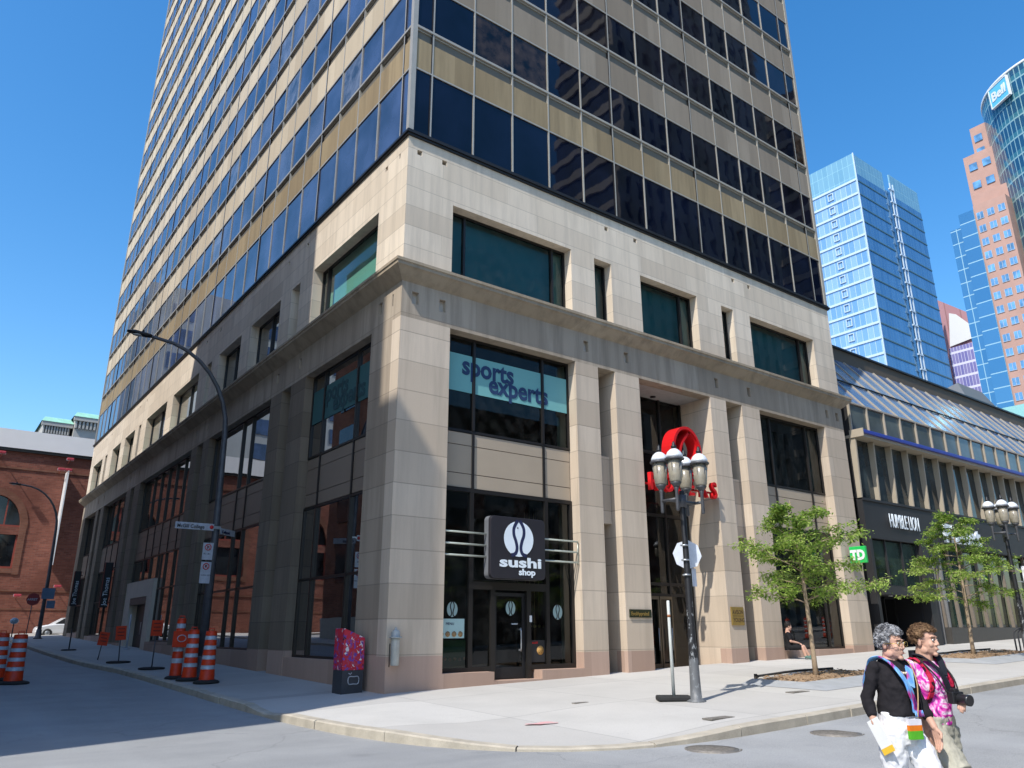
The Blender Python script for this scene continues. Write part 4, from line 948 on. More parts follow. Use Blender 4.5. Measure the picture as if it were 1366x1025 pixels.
def quad_lamp(x,y,lab):
    z=walk_z(x,y); L=empty('lantern_lamp',(x,y,z),lab,'street lamp','four-lantern lamp posts along the sunny pavement')
    mb=MB(); mb.lathe((0,0,-.02),[(.19,0),(.19,.04),(.115,.07),(.105,.3),(.092,.9),(.078,1.2),(.066,2.4),(.055,4.15),(.05,4.2)],16); build(mb,'pole',m_pole,L,local=True)
    mb=MB(); zA=3.95
    mb.tube([(-.4,0,zA),(.4,0,zA)],.035,8)
    for sx in (-1,1): mb.tube([(sx*.4,-.21,zA),(sx*.4,.21,zA)],.032,8)
    mb.lathe((0,0,zA-.12),[(.09,0),(.09,.26)],10); build(mb,'cross_arm',m_greyp,L,local=True)
    for sx in (-1,1):
        for sy in (-1,1):
            c=V((sx*.4,sy*.21,0)); mb=MB()
            mb.lathe(c+V((0,0,zA-.25)),[(.025,0),(.036,.03),(.036,.42),(.05,.47),(.05,.5)],12); mb.lathe(c+V((0,0,zA+.25)),[(.06,0),(.1,.06),(.12,.09)],14)
            st_=build(mb,'stem',m_greyp,L,local=True)
            mb=MB(); mb.lathe(c+V((0,0,zA+.34)),[(.10,0),(.125,.04),(.14,.18),(.15,.48)],18); lt=build(mb,'lantern',m_lant,L,local=True)
            mb=MB()
            for k in range(6): t=2*pi*k/6+.3; mb.tube([c+V((.104*cos(t),.104*sin(t),zA+.34)),c+V((.17*cos(t),.17*sin(t),zA+.84))],.007,4)
            mb.lathe(c+V((0,0,zA+.82)),[(.155,0),(.205,.0),(.21,.03),(.18,.045)],20); build(mb,'cage',m_greyp,lt,local=True)
            mb=MB(); mb.ell(c+V((0,0,zA+.6)),(.06,.06,.12),10); build(mb,'bulb',m_white,lt,local=True)
            mb=MB(); mb.lathe(c+V((0,0,zA+.865)),[(.185,0),(.175,.06),(.14,.13),(.085,.18),(.04,.2)],18); dm=build(mb,'dome',m_dome,L,local=True)
            mb=MB(); mb.lathe(c+V((0,0,zA+1.08)),[(.06,0),(.06,.04),(.035,.06),(.035,.1),(.008,.15)],10); build(mb,'finial',m_black,dm,local=True)
    return L
Q1=quad_lamp(3.78,-5.9,'black lamp post with four white-capped lanterns standing by the tower entrance, stickers on its shaft')
Q2=quad_lamp(19.7,-6.0,'farther four-lantern lamp post past the second young tree, at the right edge')
zq=walk_z(3.75,-5.9)
F=empty('stop_sign',(3.8,-5.95,3.1),'grey back of an octagonal stop sign on the lamp post by the tower entrance','sign')
nv=V((-.55,-.83,0)); mb=MB(); mb.lathe(V((4.0,-5.74,3.15)),[(.31,0),(.31,.012)],8,axis=nv,smooth=False)
o=build(mb,'plate',simple('bare_aluminium',(.74,.78,.84),.5,.1),F); 
mb=MB(); mb.box(4.08,4.2,-5.78,-5.76,2.5,2.87); build(mb,'small_plate',bpy.data.materials['bare_aluminium'],F)
mb=MB()
for zz in (3.3,3.0,2.7): mb.lathe((3.75,-5.9,zz),[(.085,0),(.085,.03)],14)
build(mb,'strap',m_steel,F)
F=empty('parking_sign',(19.9,-6.1,3.2),'white no-parking plate on the farther four-lantern lamp post','sign')
plate(F,'plate',(20.2,-6.25,3.3),(.75,-.66,0),.36,.62,m_white); 
mb=MB(); xd=V((.75,-.66,0)); mb.tube([V((20.19,-6.27,3.46))+xd*(.1*cos(t))+V((0,0,.1*sin(t))) for t in [2*pi*k/20 for k in range(21)]],.014,6); build(mb,'red_ring',m_red,F)
mb=MB(); mb.box(19.75,20.1,-6.1,-6.07,3.5,3.53); mb.box(19.75,20.1,-6.1,-6.07,3.1,3.13); build(mb,'bracket',m_steel,F)
# delineator
z=walk_z(3.58,-5.5); D=empty('delineator_post',(3.58,-5.5,z),'thin white post in a black rubber foot, just left of the lamp post','post')
mb=MB(); mb.obox((0,0,.05),(.8,-.6,0),(.6,.8,0),(0,0,1),.34,.2,.05); build(mb,'foot',m_rubber,D,local=True,bevel=.03)
mb=MB(); mb.lathe((0,0,.08),[(.034,0),(.032,1.83),(.025,1.85)],12); build(mb,'post',simple('worn_white_plastic',(.62,.64,.6),.5,0,.15,3.),D,local=True)
mb=MB(); mb.lathe((0,0,1.6),[(.035,0),(.035,.05)],12); build(mb,'rust_band',simple('rust',(.3,.12,.05),.8),D,local=True)

# bike rack
z=walk_z(23.6,-4.9); BR=empty('bike_rack',(23.4,-4.9,z),'dark looped bicycle rack beside the second tree pit','bike rack')
for k in range(4):
    mb=MB(); x=.34*k-.5; mb.tube([(x,0,0),(x,0,.6)]+[(x+.0,.0+.24*(1-cos(t)),.6+.22*sin(t)) for t in [pi*i/10 for i in range(1,11)]]+[(x,.48,0)],.028,8); build(mb,'loop',m_greyp,BR,local=True)
# manholes
m_iron=simple('cast_iron',(.24,.22,.195),.6,.4,.4,14.,.5)
for (x,y,lab) in ((.5,-8.95,'round iron manhole cover near the corner kerb'),(3.0,-9.35,'round iron manhole cover farther right, by the kerb')):
    mb=MB(); mb.lathe((0,0,-.02),[(.36,0),(.36,.024)],28)
    for a in range(-4,5):
        w=sqrt(max(0,.3**2-(a*.065)**2)); mb.box(a*.065-.01,a*.065+.01,-w,w,.004,.008)
    mb.lathe((0,0,-.02),[(.4,0),(.4,.022),(.37,.022),(.37,0)],28,cap=False); o=build(mb,'manhole_cover',m_iron,None); o.location=(x,y,G(x,y)+.004); tag(o,lab,'manhole cover')
def paint_mark():
    t=NT('pink_spray'); P=t.obj(); n=t.noise(P,4.,5,.7); c=t.mix(t.ramp(n,.35,.65),(.75,.3,.3),(.5,.44,.42)); t.base(c); t.set(rough=.9); return t.m
mb=MB(); vv=[(.36*cos(t)*(1+.25*sin(3*t)),.14*sin(t)*(1+.2*cos(5*t)),0) for t in [2*pi*k/30 for k in range(30)]]; mb.add(vv,[tuple(range(30))])
x,y=.05,-5.75; o=build(mb,'spray_paint_mark',paint_mark(),None,fixn=False); o.location=(x,y,walk_z(x,y)+.012); o['kind']='structure'
# drains / service lids on pavement
for x,y,w,h in ((2.05,-4.4,.18,.05),(4.3,-5.4,.2,.04),(2.2,-7.7,.3,.1),(6.6,-6.3,.3,.1)):
    mb=MB(); mb.box(-w,w,-h,h,-.01,.012); o=build(mb,'service_lid',m_iron,None); o.location=(x,y,walk_z(x,y)+.003); tag(o,'small flat iron lid set in the sunny pavement','lid','small iron lids set in the pavement')
# orange drums in front of the far shop, seen as reflections/behind glass
src=[o for o in bpy.data.objects if o.name=='traffic_drum'][0]
for k in range(9):
    x=26+2.1*k; o=dup(src,loc=(x,-13.2,G(x,-13))); o['label']='orange drum across the road, showing as a reflection in the far shop glass'
# ================================================================== red brick power-house at the end of the side street
BK=empty('brick_building',(0,60,1.5),'red brick hall with arched window and white parapet closing the side street','building')
yb=60.5
aw=[(-5.05,2.1),(-13.5,2.1),(-22,2.1)]
mb=MB()
def arch_wall(mb,x0,x1,z0,z1):
    xs_=sorted([x0,x1]+[c+s*w for c,w in aw for s in (-1,1)])
    prev=x0
    for c,w in sorted(aw):
        mb.box(prev,c-w,yb,yb+.6,z0,z1); mb.box(c-w,c+w,yb,yb+.6,z0,6.7); mb.box(c-w,c+w,yb,yb+.6,9.45,10.1)
        n=16; vs=[]
        for k in range(n+1):
            t=pi*k/n; vs+=[(c-w*cos(t),yb,10.1+2.6*sin(t)),(c-w*cos(t),yb,z1),(c-w*cos(t),yb+.6,10.1+2.6*sin(t)),(c-w*cos(t),yb+.6,z1)]
        fs=[]
        for k in range(n): a=4*k; fs+=[(a,a+4,a+5,a+1),(a,a+2,a+6,a+4)]
        mb.add(vs,fs); prev=c+w
    mb.box(prev,x1,yb,yb+.6,z0,z1)
arch_wall(mb,-46,24,0,16.45); build(mb,'wall',brick,BK,fixn=False)
mb=MB(); mb.box(-46.2,24.2,yb-.25,yb+.6,16.45,16.7); build(mb,'eaves',m_bronze,BK)
mb=MB(); mb.box(-46.3,24.3,yb-.3,yb+.8,16.7,18.3); build(mb,'parapet',simple('white_render',(.85,.85,.85),.7,0,.03,1.),BK)
mb=MB(); mb.box(-46,24,yb-.08,yb,14.95,15.12); mb.box(-46,24,yb-.08,yb,4.85,5.0); mb.box(-46,24,yb-.05,yb,3.4,3.5); build(mb,'string_course',brick_b,BK)
mb=MB(); mb.box(-45,23,yb+.7,80,0,16.3); build(mb,'rear_block',brick_b,BK)
m_rf=simple('red_window_frame',(.28,.06,.04),.6)
for c,w in aw:
    mb=MB(); mb.box(c-w,c+w,yb+.25,yb+.33,6.7,9.45); mb.box(c-w,c+w,yb+.25,yb+.33,10.1,12.75); wn=build(mb,'window',glass_mat('dark_hall_glass',(.02,.025,.03),.05,1.5,.6,.05) if c>-6 else bpy.data.materials['dark_hall_glass'],BK)
    mb=MB(); mb.box(c-w,c+w,yb+.12,yb+.25,6.7,6.85); mb.box(c-w,c+w,yb+.12,yb+.25,10.1,10.25); mb.box(c-w,c-w+.12,yb+.12,yb+.25,6.85,9.45); mb.box(c+w-.12,c+w,yb+.12,yb+.25,6.85,9.45); mb.box(c-.05,c+.05,yb+.15,yb+.25,10.25,12.7); mb.box(c+.9,c+1.,yb+.15,yb+.25,10.25,12.5); mb.box(c-1.,c-.9,yb+.15,yb+.25,10.25,12.5); build(mb,'frame',m_rf,wn)
    # brick arch ring
    mb=MB(); n=20; vs=[]
    for k in range(n+1):
        t=pi*k/n
        for rr,yy in ((0,yb-.07),(.55,yb-.07),(.55,yb),(0,yb)): vs.append((c-(w+rr)*cos(t),yy,10.1+(2.6+rr)*sin(t)))
    fs=[]
    for k in range(n):
        for q in range(4): a=4*k; fs.append((a+q,a+(q+1)%4,a+4+(q+1)%4,a+4+q))
    mb.add(vs,fs); mb.box(c+w,c+w+.5,yb-.07,yb,6.2,10.1); mb.box(c-w-.5,c-w,yb-.07,yb,6.2,10.1); mb.box(c-w,c+w,yb-.08,yb,6.3,6.7); build(mb,'arch_surround',brick_b,BK)
mb=MB(); mb.box(-.3,-.2,yb-1.6,yb-.1,7.0,15.0); mb.tube([(-.25,yb-1.6,14.9),(-.25,yb,14.9)],.04,6); o=build(mb,'hanging_banner',m_white,None,loc=(-.25,yb-.8,7.)); tag(o,'white vertical banner projecting from the brick hall, seen edge-on','banner')
mfl=simple('red_flood_housing',(.45,.05,.07),.5)
for (x,z,lab) in ((-5.3,16.0,'red floodlight on an arm under the parapet at the left edge'),(-.25,16.05,'red floodlight on an arm under the parapet near the podium'),(-.8,15.1,'left red floodlight of the pair above the white banner'),(-.25,15.1,'right red floodlight of the pair above the white banner'),(.45,5.3,'red floodlight low on the brick wall next to the podium'),(-2.3,4.5,'faded red floodlight low on the brick wall above the stop sign')):
    F=empty('floodlight',(x,yb-1.3,z),lab,'floodlight','red floodlights on the brick hall')
    mb=MB(); mb.tube([(x,yb-.02,z-.2),(x,yb-1.3,z-.05)],.035,6); build(mb,'arm',m_rf,F)
    mb=MB(); mb.box(x-.26,x+.26,yb-1.55,yb-1.25,z-.1,z+.1); build(mb,'housing',mfl,F,bevel=.04)
    mb=MB(); mb.box(x-.28,x+.28,yb-1.19,yb-1.17,z-.1,z+.1); build(mb,'lens',m_refl,F)

# parked car in the cross street
def car(x,y,lab,grp):
    z=G(x,y); C=empty('parked_car',(x,y,z),lab,'car',grp)
    body=[(-2.1,.35),(-2.08,.62),(-1.95,.78),(-1.25,.93),(-.9,.97),(1.55,1.0),(1.95,.95),(2.05,.7),(2.05,.35),(1.75,.28),(-1.8,.28)]
    m_c=bpy.data.materials.get('white_car_paint') or simple('white_car_paint',(.8,.81,.82),.18,.05,.02,2.)
    m_g=bpy.data.materials.get('car_glass') or glass_mat('car_glass',(.02,.022,.025),.03,1.5,.3)
    mb=MB(); n=len(body); secs=[(-.86,.94,.04),(-.8,1.,0),(.8,1.,0),(.86,.94,.04)]
    vs=[(p[0]*s,w,p[1]+dz*(1 if p[1]<.5 else -1)) for (w,s,dz) in secs for p in body]
    fs=[(k*n+i,k*n+(i+1)%n,(k+1)*n+(i+1)%n,(k+1)*n+i) for k in range(3) for i in range(n)]+[tuple(range(n)),tuple(range(4*n-1,3*n-1,-1))]
    mb.add(vs,fs); build(mb,'body',m_c,C,local=True,bevel=.03)
    cab=[(-1.15,.93),(-.35,1.42),(.2,1.5),(1.0,1.46),(1.75,.98)]; n=len(cab); secs=[(-.8,0),(-.66,1),(.66,1),(.8,0)]
    vs=[(p[0],(-.8 if w<0 else .8)*(1 if i in (0,n-1) else .8) if abs(w)>.7 else (w),p[1]-(.03 if abs(w)>.7 and i not in(0,n-1) else 0)) for (w,_) in secs for i,p in enumerate(cab)]
    fs=[(k*n+i,k*n+i+1,(k+1)*n+i+1,(k+1)*n+i) for k in range(3) for i in range(n-1)]+[tuple(range(n)),tuple(range(4*n-1,3*n-1,-1))]
    mb=MB(); mb.add(vs,fs); build(mb,'cabin',m_c,C,local=True,bevel=.02)
    for s in (-1,1):
        for q in ([(-.85,1.0),(-.33,1.36),(.1,1.42),(.1,1.0)],[(.2,1.0),(.2,1.42),(.95,1.38),(1.4,1.02)]):
            mb=MB(); mb.add([(a,s*(.80-.19*(b-.95)/.5+.02),b) for a,b in q],[(0,1,2,3)]); build(mb,'side_window',m_g,C,local=True,fixn=False)
        for xw in (-1.3,1.3):
            mb=MB(); mb.lathe((xw,s*.7,.32),[(.2,0),(.32,.02),(.32,.18),(.2,.2)],18,axis=(0,s,0)); w=build(mb,'wheel',m_rubber,C,local=True)
            mb=MB(); mb.lathe((xw,s*.88,.32),[(.19,0),(.17,.03),(.04,.02)],12,axis=(0,s,0)); build(mb,'rim',m_steel,w,local=True)
    mb=MB(); mb.box(-2.04,-1.92,-.75,-.4,.6,.74); build(mb,'headlight',m_refl,C,local=True); mb=MB(); mb.box(-2.04,-1.92,.4,.75,.6,.74); build(mb,'headlight',m_refl,C,local=True)
    return C
car(.75,53.2,'white hatchback parked before the brick hall, partly hidden by the podium','cars parked before the brick hall')
car(-6.0,53.4,'white car parked before the brick hall with only its tail showing at the left edge','cars parked before the brick hall')
mb=MB(); mb.box(-.35,.35,-.2,.2,0,1.1); mb.box(-.4,.4,-.25,.25,1.1,1.55); o=build(mb,'utility_cabinet',m_steel); o.location=(2.5,57.8,G(2,57)+.13); tag(o,'grey utility cabinet by the brick wall behind the white hatchback','cabinet')
# awning? white low wall under car
mb=MB(); mb.box(-40,24,55.6,55.75,0,.14); struct(mb,'far_kerb',kerbm)

# ================================================================== grand hotel far left
m_hs=simple('pale_hotel_stone',(.42,.4,.36),.9,0,.1,.5); m_cop=simple('green_copper',(.28,.55,.42),.7,0,.15,1.)
HT=empty('hotel',(7,132,3),'pale stone hotel with crenellated cornice and green copper roof behind the brick hall','building')
for k,(x0,x1,zt) in enumerate(((3.2,7.3,36.0),(7.7,13.5,37.2))):
    y0=132.7-(.0 if k==0 else 1.4)
    mb=MB(); mb.box(x0,x1,y0,y0+14,0,zt); w=build(mb,'wall',m_hs,HT)
    mb=MB(); n=10; st_=(x1-x0)/n
    for i in range(n): mb.box(x0+st_*i,x0+st_*i+st_*.5,y0-.5,y0,zt-2.0,zt-.5)
    mb.box(x0-.3,x1+.3,y0-.7,y0,zt-.7,zt); build(mb,'cornice',m_hs,HT)
    mb=MB(); mb.add([(x0-.4,y0-.8,zt),(x1+.4,y0-.8,zt),(x1+.4,y0+14,zt),(x0-.4,y0+14,zt),(x0+.1,y0+.4,zt+1.),(x1-.1,y0+.4,zt+1.),(x1-.1,y0+13,zt+1.),(x0+.1,y0+13,zt+1.)],[(0,1,5,4),(1,2,6,5),(2,3,7,6),(3,0,4,7),(4,5,6,7)])
    build(mb,'roof',m_cop,HT)
    mb=MB(); c=(x0+x1)/2; mb.lathe((c,y0-.02,zt-4.3),[(.62,0),(.62,.1),(.4,.1),(.4,0)],14,axis=(0,-1,0)); build(mb,'medallion',simple('grey_stone_trim',(.2,.2,.2),.8) if k==0 else bpy.data.materials['grey_stone_trim'],HT)
    mb=MB(); mb.box(c-.6,c+.6,y0-.03,y0+.2,zt-7.2,zt-5.6); build(mb,'window',g_tower[0],HT)

# ================================================================== towers on the right
def grid_glass(nm,ca,cb,line,sx,sz,lw=.06,rough=.08,metal=.5,z0=0,lz=None,emiss=None,varscale=1.):
    t=NT(nm); P=t.pos(); sp=t.new('ShaderNodeSeparateXYZ'); t.link(P,sp.inputs[0]); a=t.math('ADD',sp.outputs[0],sp.outputs[1])
    fx=t.math('DIVIDE',a,sx); fz=t.math('DIVIDE',t.math('SUBTRACT',sp.outputs[2],z0),sz)
    cb_=t.new('ShaderNodeCombineXYZ'); t.link(t.math('FLOOR',fx),cb_.inputs[0]); t.link(t.math('FLOOR',fz),cb_.inputs[1])
    wn=t.new('ShaderNodeTexWhiteNoise',noise_dimensions='2D'); t.link(cb_.outputs[0],wn.inputs[0])
    c=t.mix(t.ramp(wn.outputs[0],0,1,0,varscale),ca,cb)
    l=t.math('MAXIMUM',t.math('LESS_THAN',t.math('FRACT',fx),lw/sx),t.math('LESS_THAN',t.math('FRACT',fz),(lz or lw)/sz))
    c=t.mix(l,c,line); t.base(c)
    t.link(t.mix(l,(rough,)*3,(.5,)*3),t.b.inputs['Roughness']); t.link(t.math('MULTIPLY',t.math('SUBTRACT',1.,l),metal),t.b.inputs['Metallic']); return t.m
BT=empty('glass_tower',(185,80,3),'slender blue glass office tower with white floor bands and a white ladder strip','building')
xa,xb,ya,yb2=171.3,207,70.,98.; zt=124
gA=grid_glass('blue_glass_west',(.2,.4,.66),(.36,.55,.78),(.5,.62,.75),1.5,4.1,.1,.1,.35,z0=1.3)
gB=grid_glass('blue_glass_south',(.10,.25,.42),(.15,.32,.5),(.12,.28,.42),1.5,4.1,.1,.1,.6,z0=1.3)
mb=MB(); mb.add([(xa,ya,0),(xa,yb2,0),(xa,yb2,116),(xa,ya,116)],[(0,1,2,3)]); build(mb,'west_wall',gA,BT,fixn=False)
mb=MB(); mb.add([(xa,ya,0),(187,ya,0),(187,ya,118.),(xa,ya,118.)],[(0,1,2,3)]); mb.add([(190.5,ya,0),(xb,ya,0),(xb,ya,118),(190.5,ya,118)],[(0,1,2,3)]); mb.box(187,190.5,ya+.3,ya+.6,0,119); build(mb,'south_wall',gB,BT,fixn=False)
mb=MB(); mb.box(xa+.05,xa+.4,ya+.05,yb2,116,zt); mb.box(xa+.4,186.8,ya+.1,ya+.5,118.,zt); mb.box(190.7,xb,ya+.1,ya+.5,118,zt+1); build(mb,'roof_screen',grid_glass('teal_screen',(.18,.38,.5),(.22,.43,.54),(.3,.55,.62),1.5,3.9,.08,.2,.2),BT)
mb=MB(); mb.box(xa+.5,xb-.1,ya+2.1,yb2-.1,0,119); build(mb,'core',m_core,BT)
for k in range(24):
    z=116-4.1*k
    mb=MB(); mb.box(xa-.25,xa,ya-.1,yb2,z-.4,z+.2); build(mb,'floor_band',simple('pale_blue_band',(.5,.62,.74),.4) if k==0 else bpy.data.materials['pale_blue_band'],BT)
    mb=MB(); mb.box(xa,186.9,ya-.12,ya,z-.35,z); mb.box(190.8,xb,ya-.12,ya,z-.35,z); build(mb,'floor_line',simple('dark_teal_line',(.05,.13,.17),.5) if k==0 else bpy.data.materials['dark_teal_line'],BT)
    if k<18: mb=MB(); mb.box(xa-.3,xa-.05,78.2,78.4,z-3.0,z-.9); mb.box(xa-.3,xa-.05,76.8,77.,z-3.0,z-.9); mb.box(xa-.3,xa-.05,77.,78.2,z-3.0,z-2.8); mb.box(xa-.3,xa-.05,77.,78.2,z-1.1,z-.9); build(mb,'balcony_frame',bpy.data.materials['pale_blue_band'],BT)
mb=MB()
for x in (188.5,190.1): mb.box(x,x+.22,ya-.8,ya-.5,40,121)
for k in range(21): z=119-4.1*k; mb.box(187.9,190.5,ya-.85,ya-.4,z-.2,z+.2); 
mb.box(xa-.15,xa+.15,ya-.3,ya,0,zt); build(mb,'ladder_strip',bpy.data.materials['pale_blue_band'],BT)
for k in range(4): pass
# brick and glass tower with curved drum
BL=empty('drum_tower',(160,32,2),'salmon brick tower stepping up to a curved teal glass drum with a sign','building')
m_tb=simple('salmon_brick',(.46,.28,.225),.9,0,.1,.4)
mb=MB(); mb.box(153.9,175,32.2,38.4,0,86.3); mb.box(157.5,175,30,39.4,80,90.5); mb.box(160,176,30,40.4,84,101.5); mb.box(162,176,30,38.6,98,109); build(mb,'wall',m_tb,BL)
for r in range(26):
    for c in range(3):
        y=37.35-2.05*c; z=83.7-3.03*r
        mb=MB(); mb.box(153.8,153.95,y-.85,y+.85,z-.85,z+.95); w=build(mb,'window',m_white,BL) if False else None
        if True:
            mb=MB(); mb.box(153.84,153.92,y-.6,y+.6,z-.75,z+.75); w=build(mb,'window',g_bell if 'g_bell' in globals() else globals().setdefault('g_bell',glass_mat('sky_window',(.12,.3,.55),.1,1.6,.4)),BL)
            if c<3: mb=MB(); mb.box(153.78,153.84,y-.04,y+.04,z-.75,z+.75); mb.box(153.78,153.84,y-.68,y-.6,z-.75,z+.75); mb.box(153.78,153.84,y+.6,y+.68,z-.75,z+.75); mb.box(153.78,153.84,y-.68,y+.68,z-.83,z-.75); build(mb,'frame',m_refl,w)
for (x,y,z) in ((159.9,38.7,94),(159.9,36.,94),(159.9,38.7,98.5),(159.9,36.,98.5),(161.9,37.2,106.),(161.9,37.2,102.6),(159.9,33.5,99.)):
    mb=MB(); mb.box(x-.1,x+.05,y-.8,y+.8,z-.9,z+.8); build(mb,'window',g_bell,BL)
gC=grid_glass('drum_corner_glass',(.07,.23,.40),(.11,.3,.48),(.3,.5,.6),3.2,3.03,.14,.1,.5,z0=1.2,lz=.2,varscale=.6)
mb=MB(); mb.box(153.7,174,38.4,41.4,0,85.5); mb.box(155.5,174,41.4,44.2,0,83.5); build(mb,'glass_corner',gC,BL)
# drum
a=math.atan2(-(2),1); tang=V((163.5,36.0)); cdir=(tang-V((CAM.x,CAM.y))).normalized(); perp=V((cdir.y,-cdir.x)); RD=16.; dc=tang+perp*RD
t=NT('drum_glass'); P=t.pos(); sp=t.new('ShaderNodeSeparateXYZ'); t.link(P,sp.inputs[0]); an=t.math('ARCTAN2',t.math('SUBTRACT',sp.outputs[1],dc.y),t.math('SUBTRACT',sp.outputs[0],dc.x)); fx=t.math('MULTIPLY',an,14.5); fz=t.math('DIVIDE',sp.outputs[2],1.35)
l=t.math('MAXIMUM',t.math('LESS_THAN',t.math('FRACT',fx),.16),t.math('LESS_THAN',t.math('FRACT',t.math('DIVIDE',fz,3.)),.08)); l2=t.math('LESS_THAN',t.math('FRACT',t.math('DIVIDE',fz,3.)),.34)
c=t.mix(l2,(.02,.1,.2),(.05,.2,.27)); c=t.mix(l,c,(.3,.5,.52)); t.base(c); t.set(rough=.15,metal=.4)
mb=MB(); mb.lathe((dc.x,dc.y,0),[(RD,0),(RD,112.2)],72,smooth=True); build(mb,'drum',t.m,BL)
mb=MB(); mb.lathe((dc.x,dc.y,112.2),[(RD+.08,0),(RD+.08,.5),(RD-1,.5)],72); build(mb,'drum_coping',m_white,BL)
# the sign on the drum
ang0=math.atan2(CAM.y-dc.y,CAM.x-dc.x)
def onD(th,z,r=RD): return V((dc.x+r*cos(th),dc.y+r*sin(th),z))
th=ang0-.74
for dth,(w0,w1,zz0,zz1,mt,nm) in ((0,(-3.6,3.6,106.5,114.,m_white,'sign_panel')),):
    t_=V((-sin(th),cos(th),0)); nrm=V((cos(th),sin(th),0)); t_= t_ if (t_.dot(RR)>0) else -t_
    c=onD(th,109.)+nrm*.5; 
    mb=MB(); mb.obox(c,t_,nrm,(0,0,1),2.4,.2,2.2); sg=build(mb,'sign_panel',simple('sky_blue_sign',(.12,.5,.75),.4),BL)
    mb=MB()
    for s in (-1,1): mb.obox(c+t_*s*2.5,t_,nrm,(0,0,1),.1,.3,2.4)
    for s in (-1,1): mb.obox(c+V((0,0,1))*s*2.3,t_,nrm,(0,0,1),2.4,.3,.1)
    build(mb,'sign_frame',m_white,BL)
    text('lettering','Bell',2.9,c+nrm*.25-t_*2.1-V((0,0,.95)),t_,(0,0,1),m_white,BL,extrude=.05,offset=.08,sx=.95)
# pink gabled tower between
PK=empty('pink_tower',(235,75,2),'dusky pink tower with white gable between the glass and brick towers','building')
mb=MB(); mb.add([(232.4,81,0),(232.4,60,0),(232.4,60,83),(232.4,81,101.5)],[(0,1,2,3)]); mb.add([(232.4,81,0),(250,81,0),(250,81,101.5),(232.4,81,101.5)],[(0,1,2,3)]); mb.add([(232.4,81,101.5),(232.4,60,83),(250,60,83),(250,81,101.5)],[(0,1,2,3)])
build(mb,'wall',grid_glass('pink_panels',(.42,.22,.24),(.45,.24,.26),(.3,.15,.15),4.2,40.,.3,.6,.0),PK)
mb=MB(); mb.add([(231.8,78.9,84.5),(231.8,70.5,85.5),(231.8,70.8,88),(231.8,75.5,94.2),(231.8,77.4,95.2)],[(0,1,2,3,4)]); build(mb,'gable',m_white,PK,fixn=False)
mb=MB(); mb.box(231.7,232.3,69.8,79.3,20,84.); build(mb,'window_grid',grid_glass('lilac_windows',(.2,.2,.5),(.3,.28,.55),(.7,.7,.85),.9,3.9,.12,.3,.1,lz=.7),PK)
mb=MB(); mb.box(108,118,29.,38,0,33.5); mb.add([(107.5,28.5,33.5),(118,28.5,33.5),(118,39,33.5),(107.5,39,33.5),(109,30,36.5),(117,30,36.5),(117,37,33.6),(109,37,33.6)],[(0,1,5,4),(1,2,6,5),(2,3,7,6),(3,0,4,7),(4,5,6,7)]); o=build(mb,'low_block',simple('slate_grey',(.13,.14,.15),.6),None,loc=(113,33,0)); tag(o,'low grey block with sloping roof over the skylight before the pink tower','building')
mb=MB(); mb.box(94,130,5,21.2,0,27.6); o=build(mb,'low_block',simple('mint_roof',(.3,.62,.62),.5),None,loc=(100,15,0)); tag(o,'pale mint roof block at the right edge above the skylight','building')

O=empty('stone_block',(-40,92,0),'pale stone block standing left of the brick hall, out of the picture','building'); mb=MB(); mb.box(-75,-9,86,100,0,46); build(mb,'wall',simple('pale_block_stone',(.4,.42,.4),.9,0,.1,.4),O)
for r in range(8):
    for c in range(11): mb=MB(); mb.box(-72+5.8*c,-69.6+5.8*c,85.9,86,17+3.5*r,19.2+3.5*r); build(mb,'window',g_tower[0],O)
# ================================================================== buildings out of frame that shade and reflect
OB=empty('brown_building',(-25,15,0),'brown brick commercial block across the side street that shades it','building')
mb=MB(); mb.box(-40,-16,-4.9,42,0,32); mb.box(-40,-16.001,-6.35,-4.9,0,28.2); mb.box(-30,-16.002,.6,15.2,32,36.2); build(mb,'wall',brick_b,OB)
mb=MB(); mb.box(-16.,-15.8,-5.9,42,0,2.6); build(mb,'hoarding',simple('pale_hoarding',(.42,.45,.42),.8),OB)
g_ob=glass_mat('block_glass',(.03,.035,.04),.1,1.5,.4)
for r in range(6):
    for c in range(9):
        mb=MB(); y=-3.6+5.1*c; mb.box(-15.98,-15.9,y,y+3.,5.2+4.5*r,8.2+4.5*r); w=build(mb,'window',g_ob,OB)
mb=MB(); mb.box(-15.95,-15.7,8,14,3.4,4.6); build(mb,'shop_sign',simple('yellow_sign',(.7,.4,.03),.5),OB)
m_conc=simple('pale_concrete',(.34,.31,.27),.8,0,.1,.4); m_dkg=glass_mat('banded_glass',(.03,.04,.05),.1,1.5,.3)
for (x0,x1,y0,y1,h,lab) in ((53,84,-54,-42,105,'pale banded office slab across the street behind the camera, east side'),(98,124,-52,-40,92,'second pale banded office slab farther east behind the camera')):
    O=empty('office_slab',((x0+x1)/2,(y0+y1)/2,0),lab,'building'); mb=MB(); mb.box(x0,x1,y0,y1,0,h); build(mb,'glazing',m_dkg,O)
    for k in range(int(h/3.6)):
        mb=MB(); mb.box(x0-.3,x1+.3,y0-.3,y1+.3,3.6*k+2.4,3.6*k+3.5); build(mb,'floor_band',m_conc,O)
    for k in range(15):
        mb=MB(); x=x0+k*(x1-x0)/14; mb.box(x-.6,x+.6,y1,y1+.5,0,h); build(mb,'column',m_conc,O)
O=empty('retail_block',(10,-36,0),'low dark retail block behind the camera','building'); mb=MB(); mb.box(-8,42,-46,-27,0,17); build(mb,'wall',brick_b,O)
for k in range(12):
    for r in range(3): mb=MB(); mb.box(-6+4*k,-3.4+4*k,-27.,-26.9,4.5+4*r,7+4*r); build(mb,'window',g_ob,O)
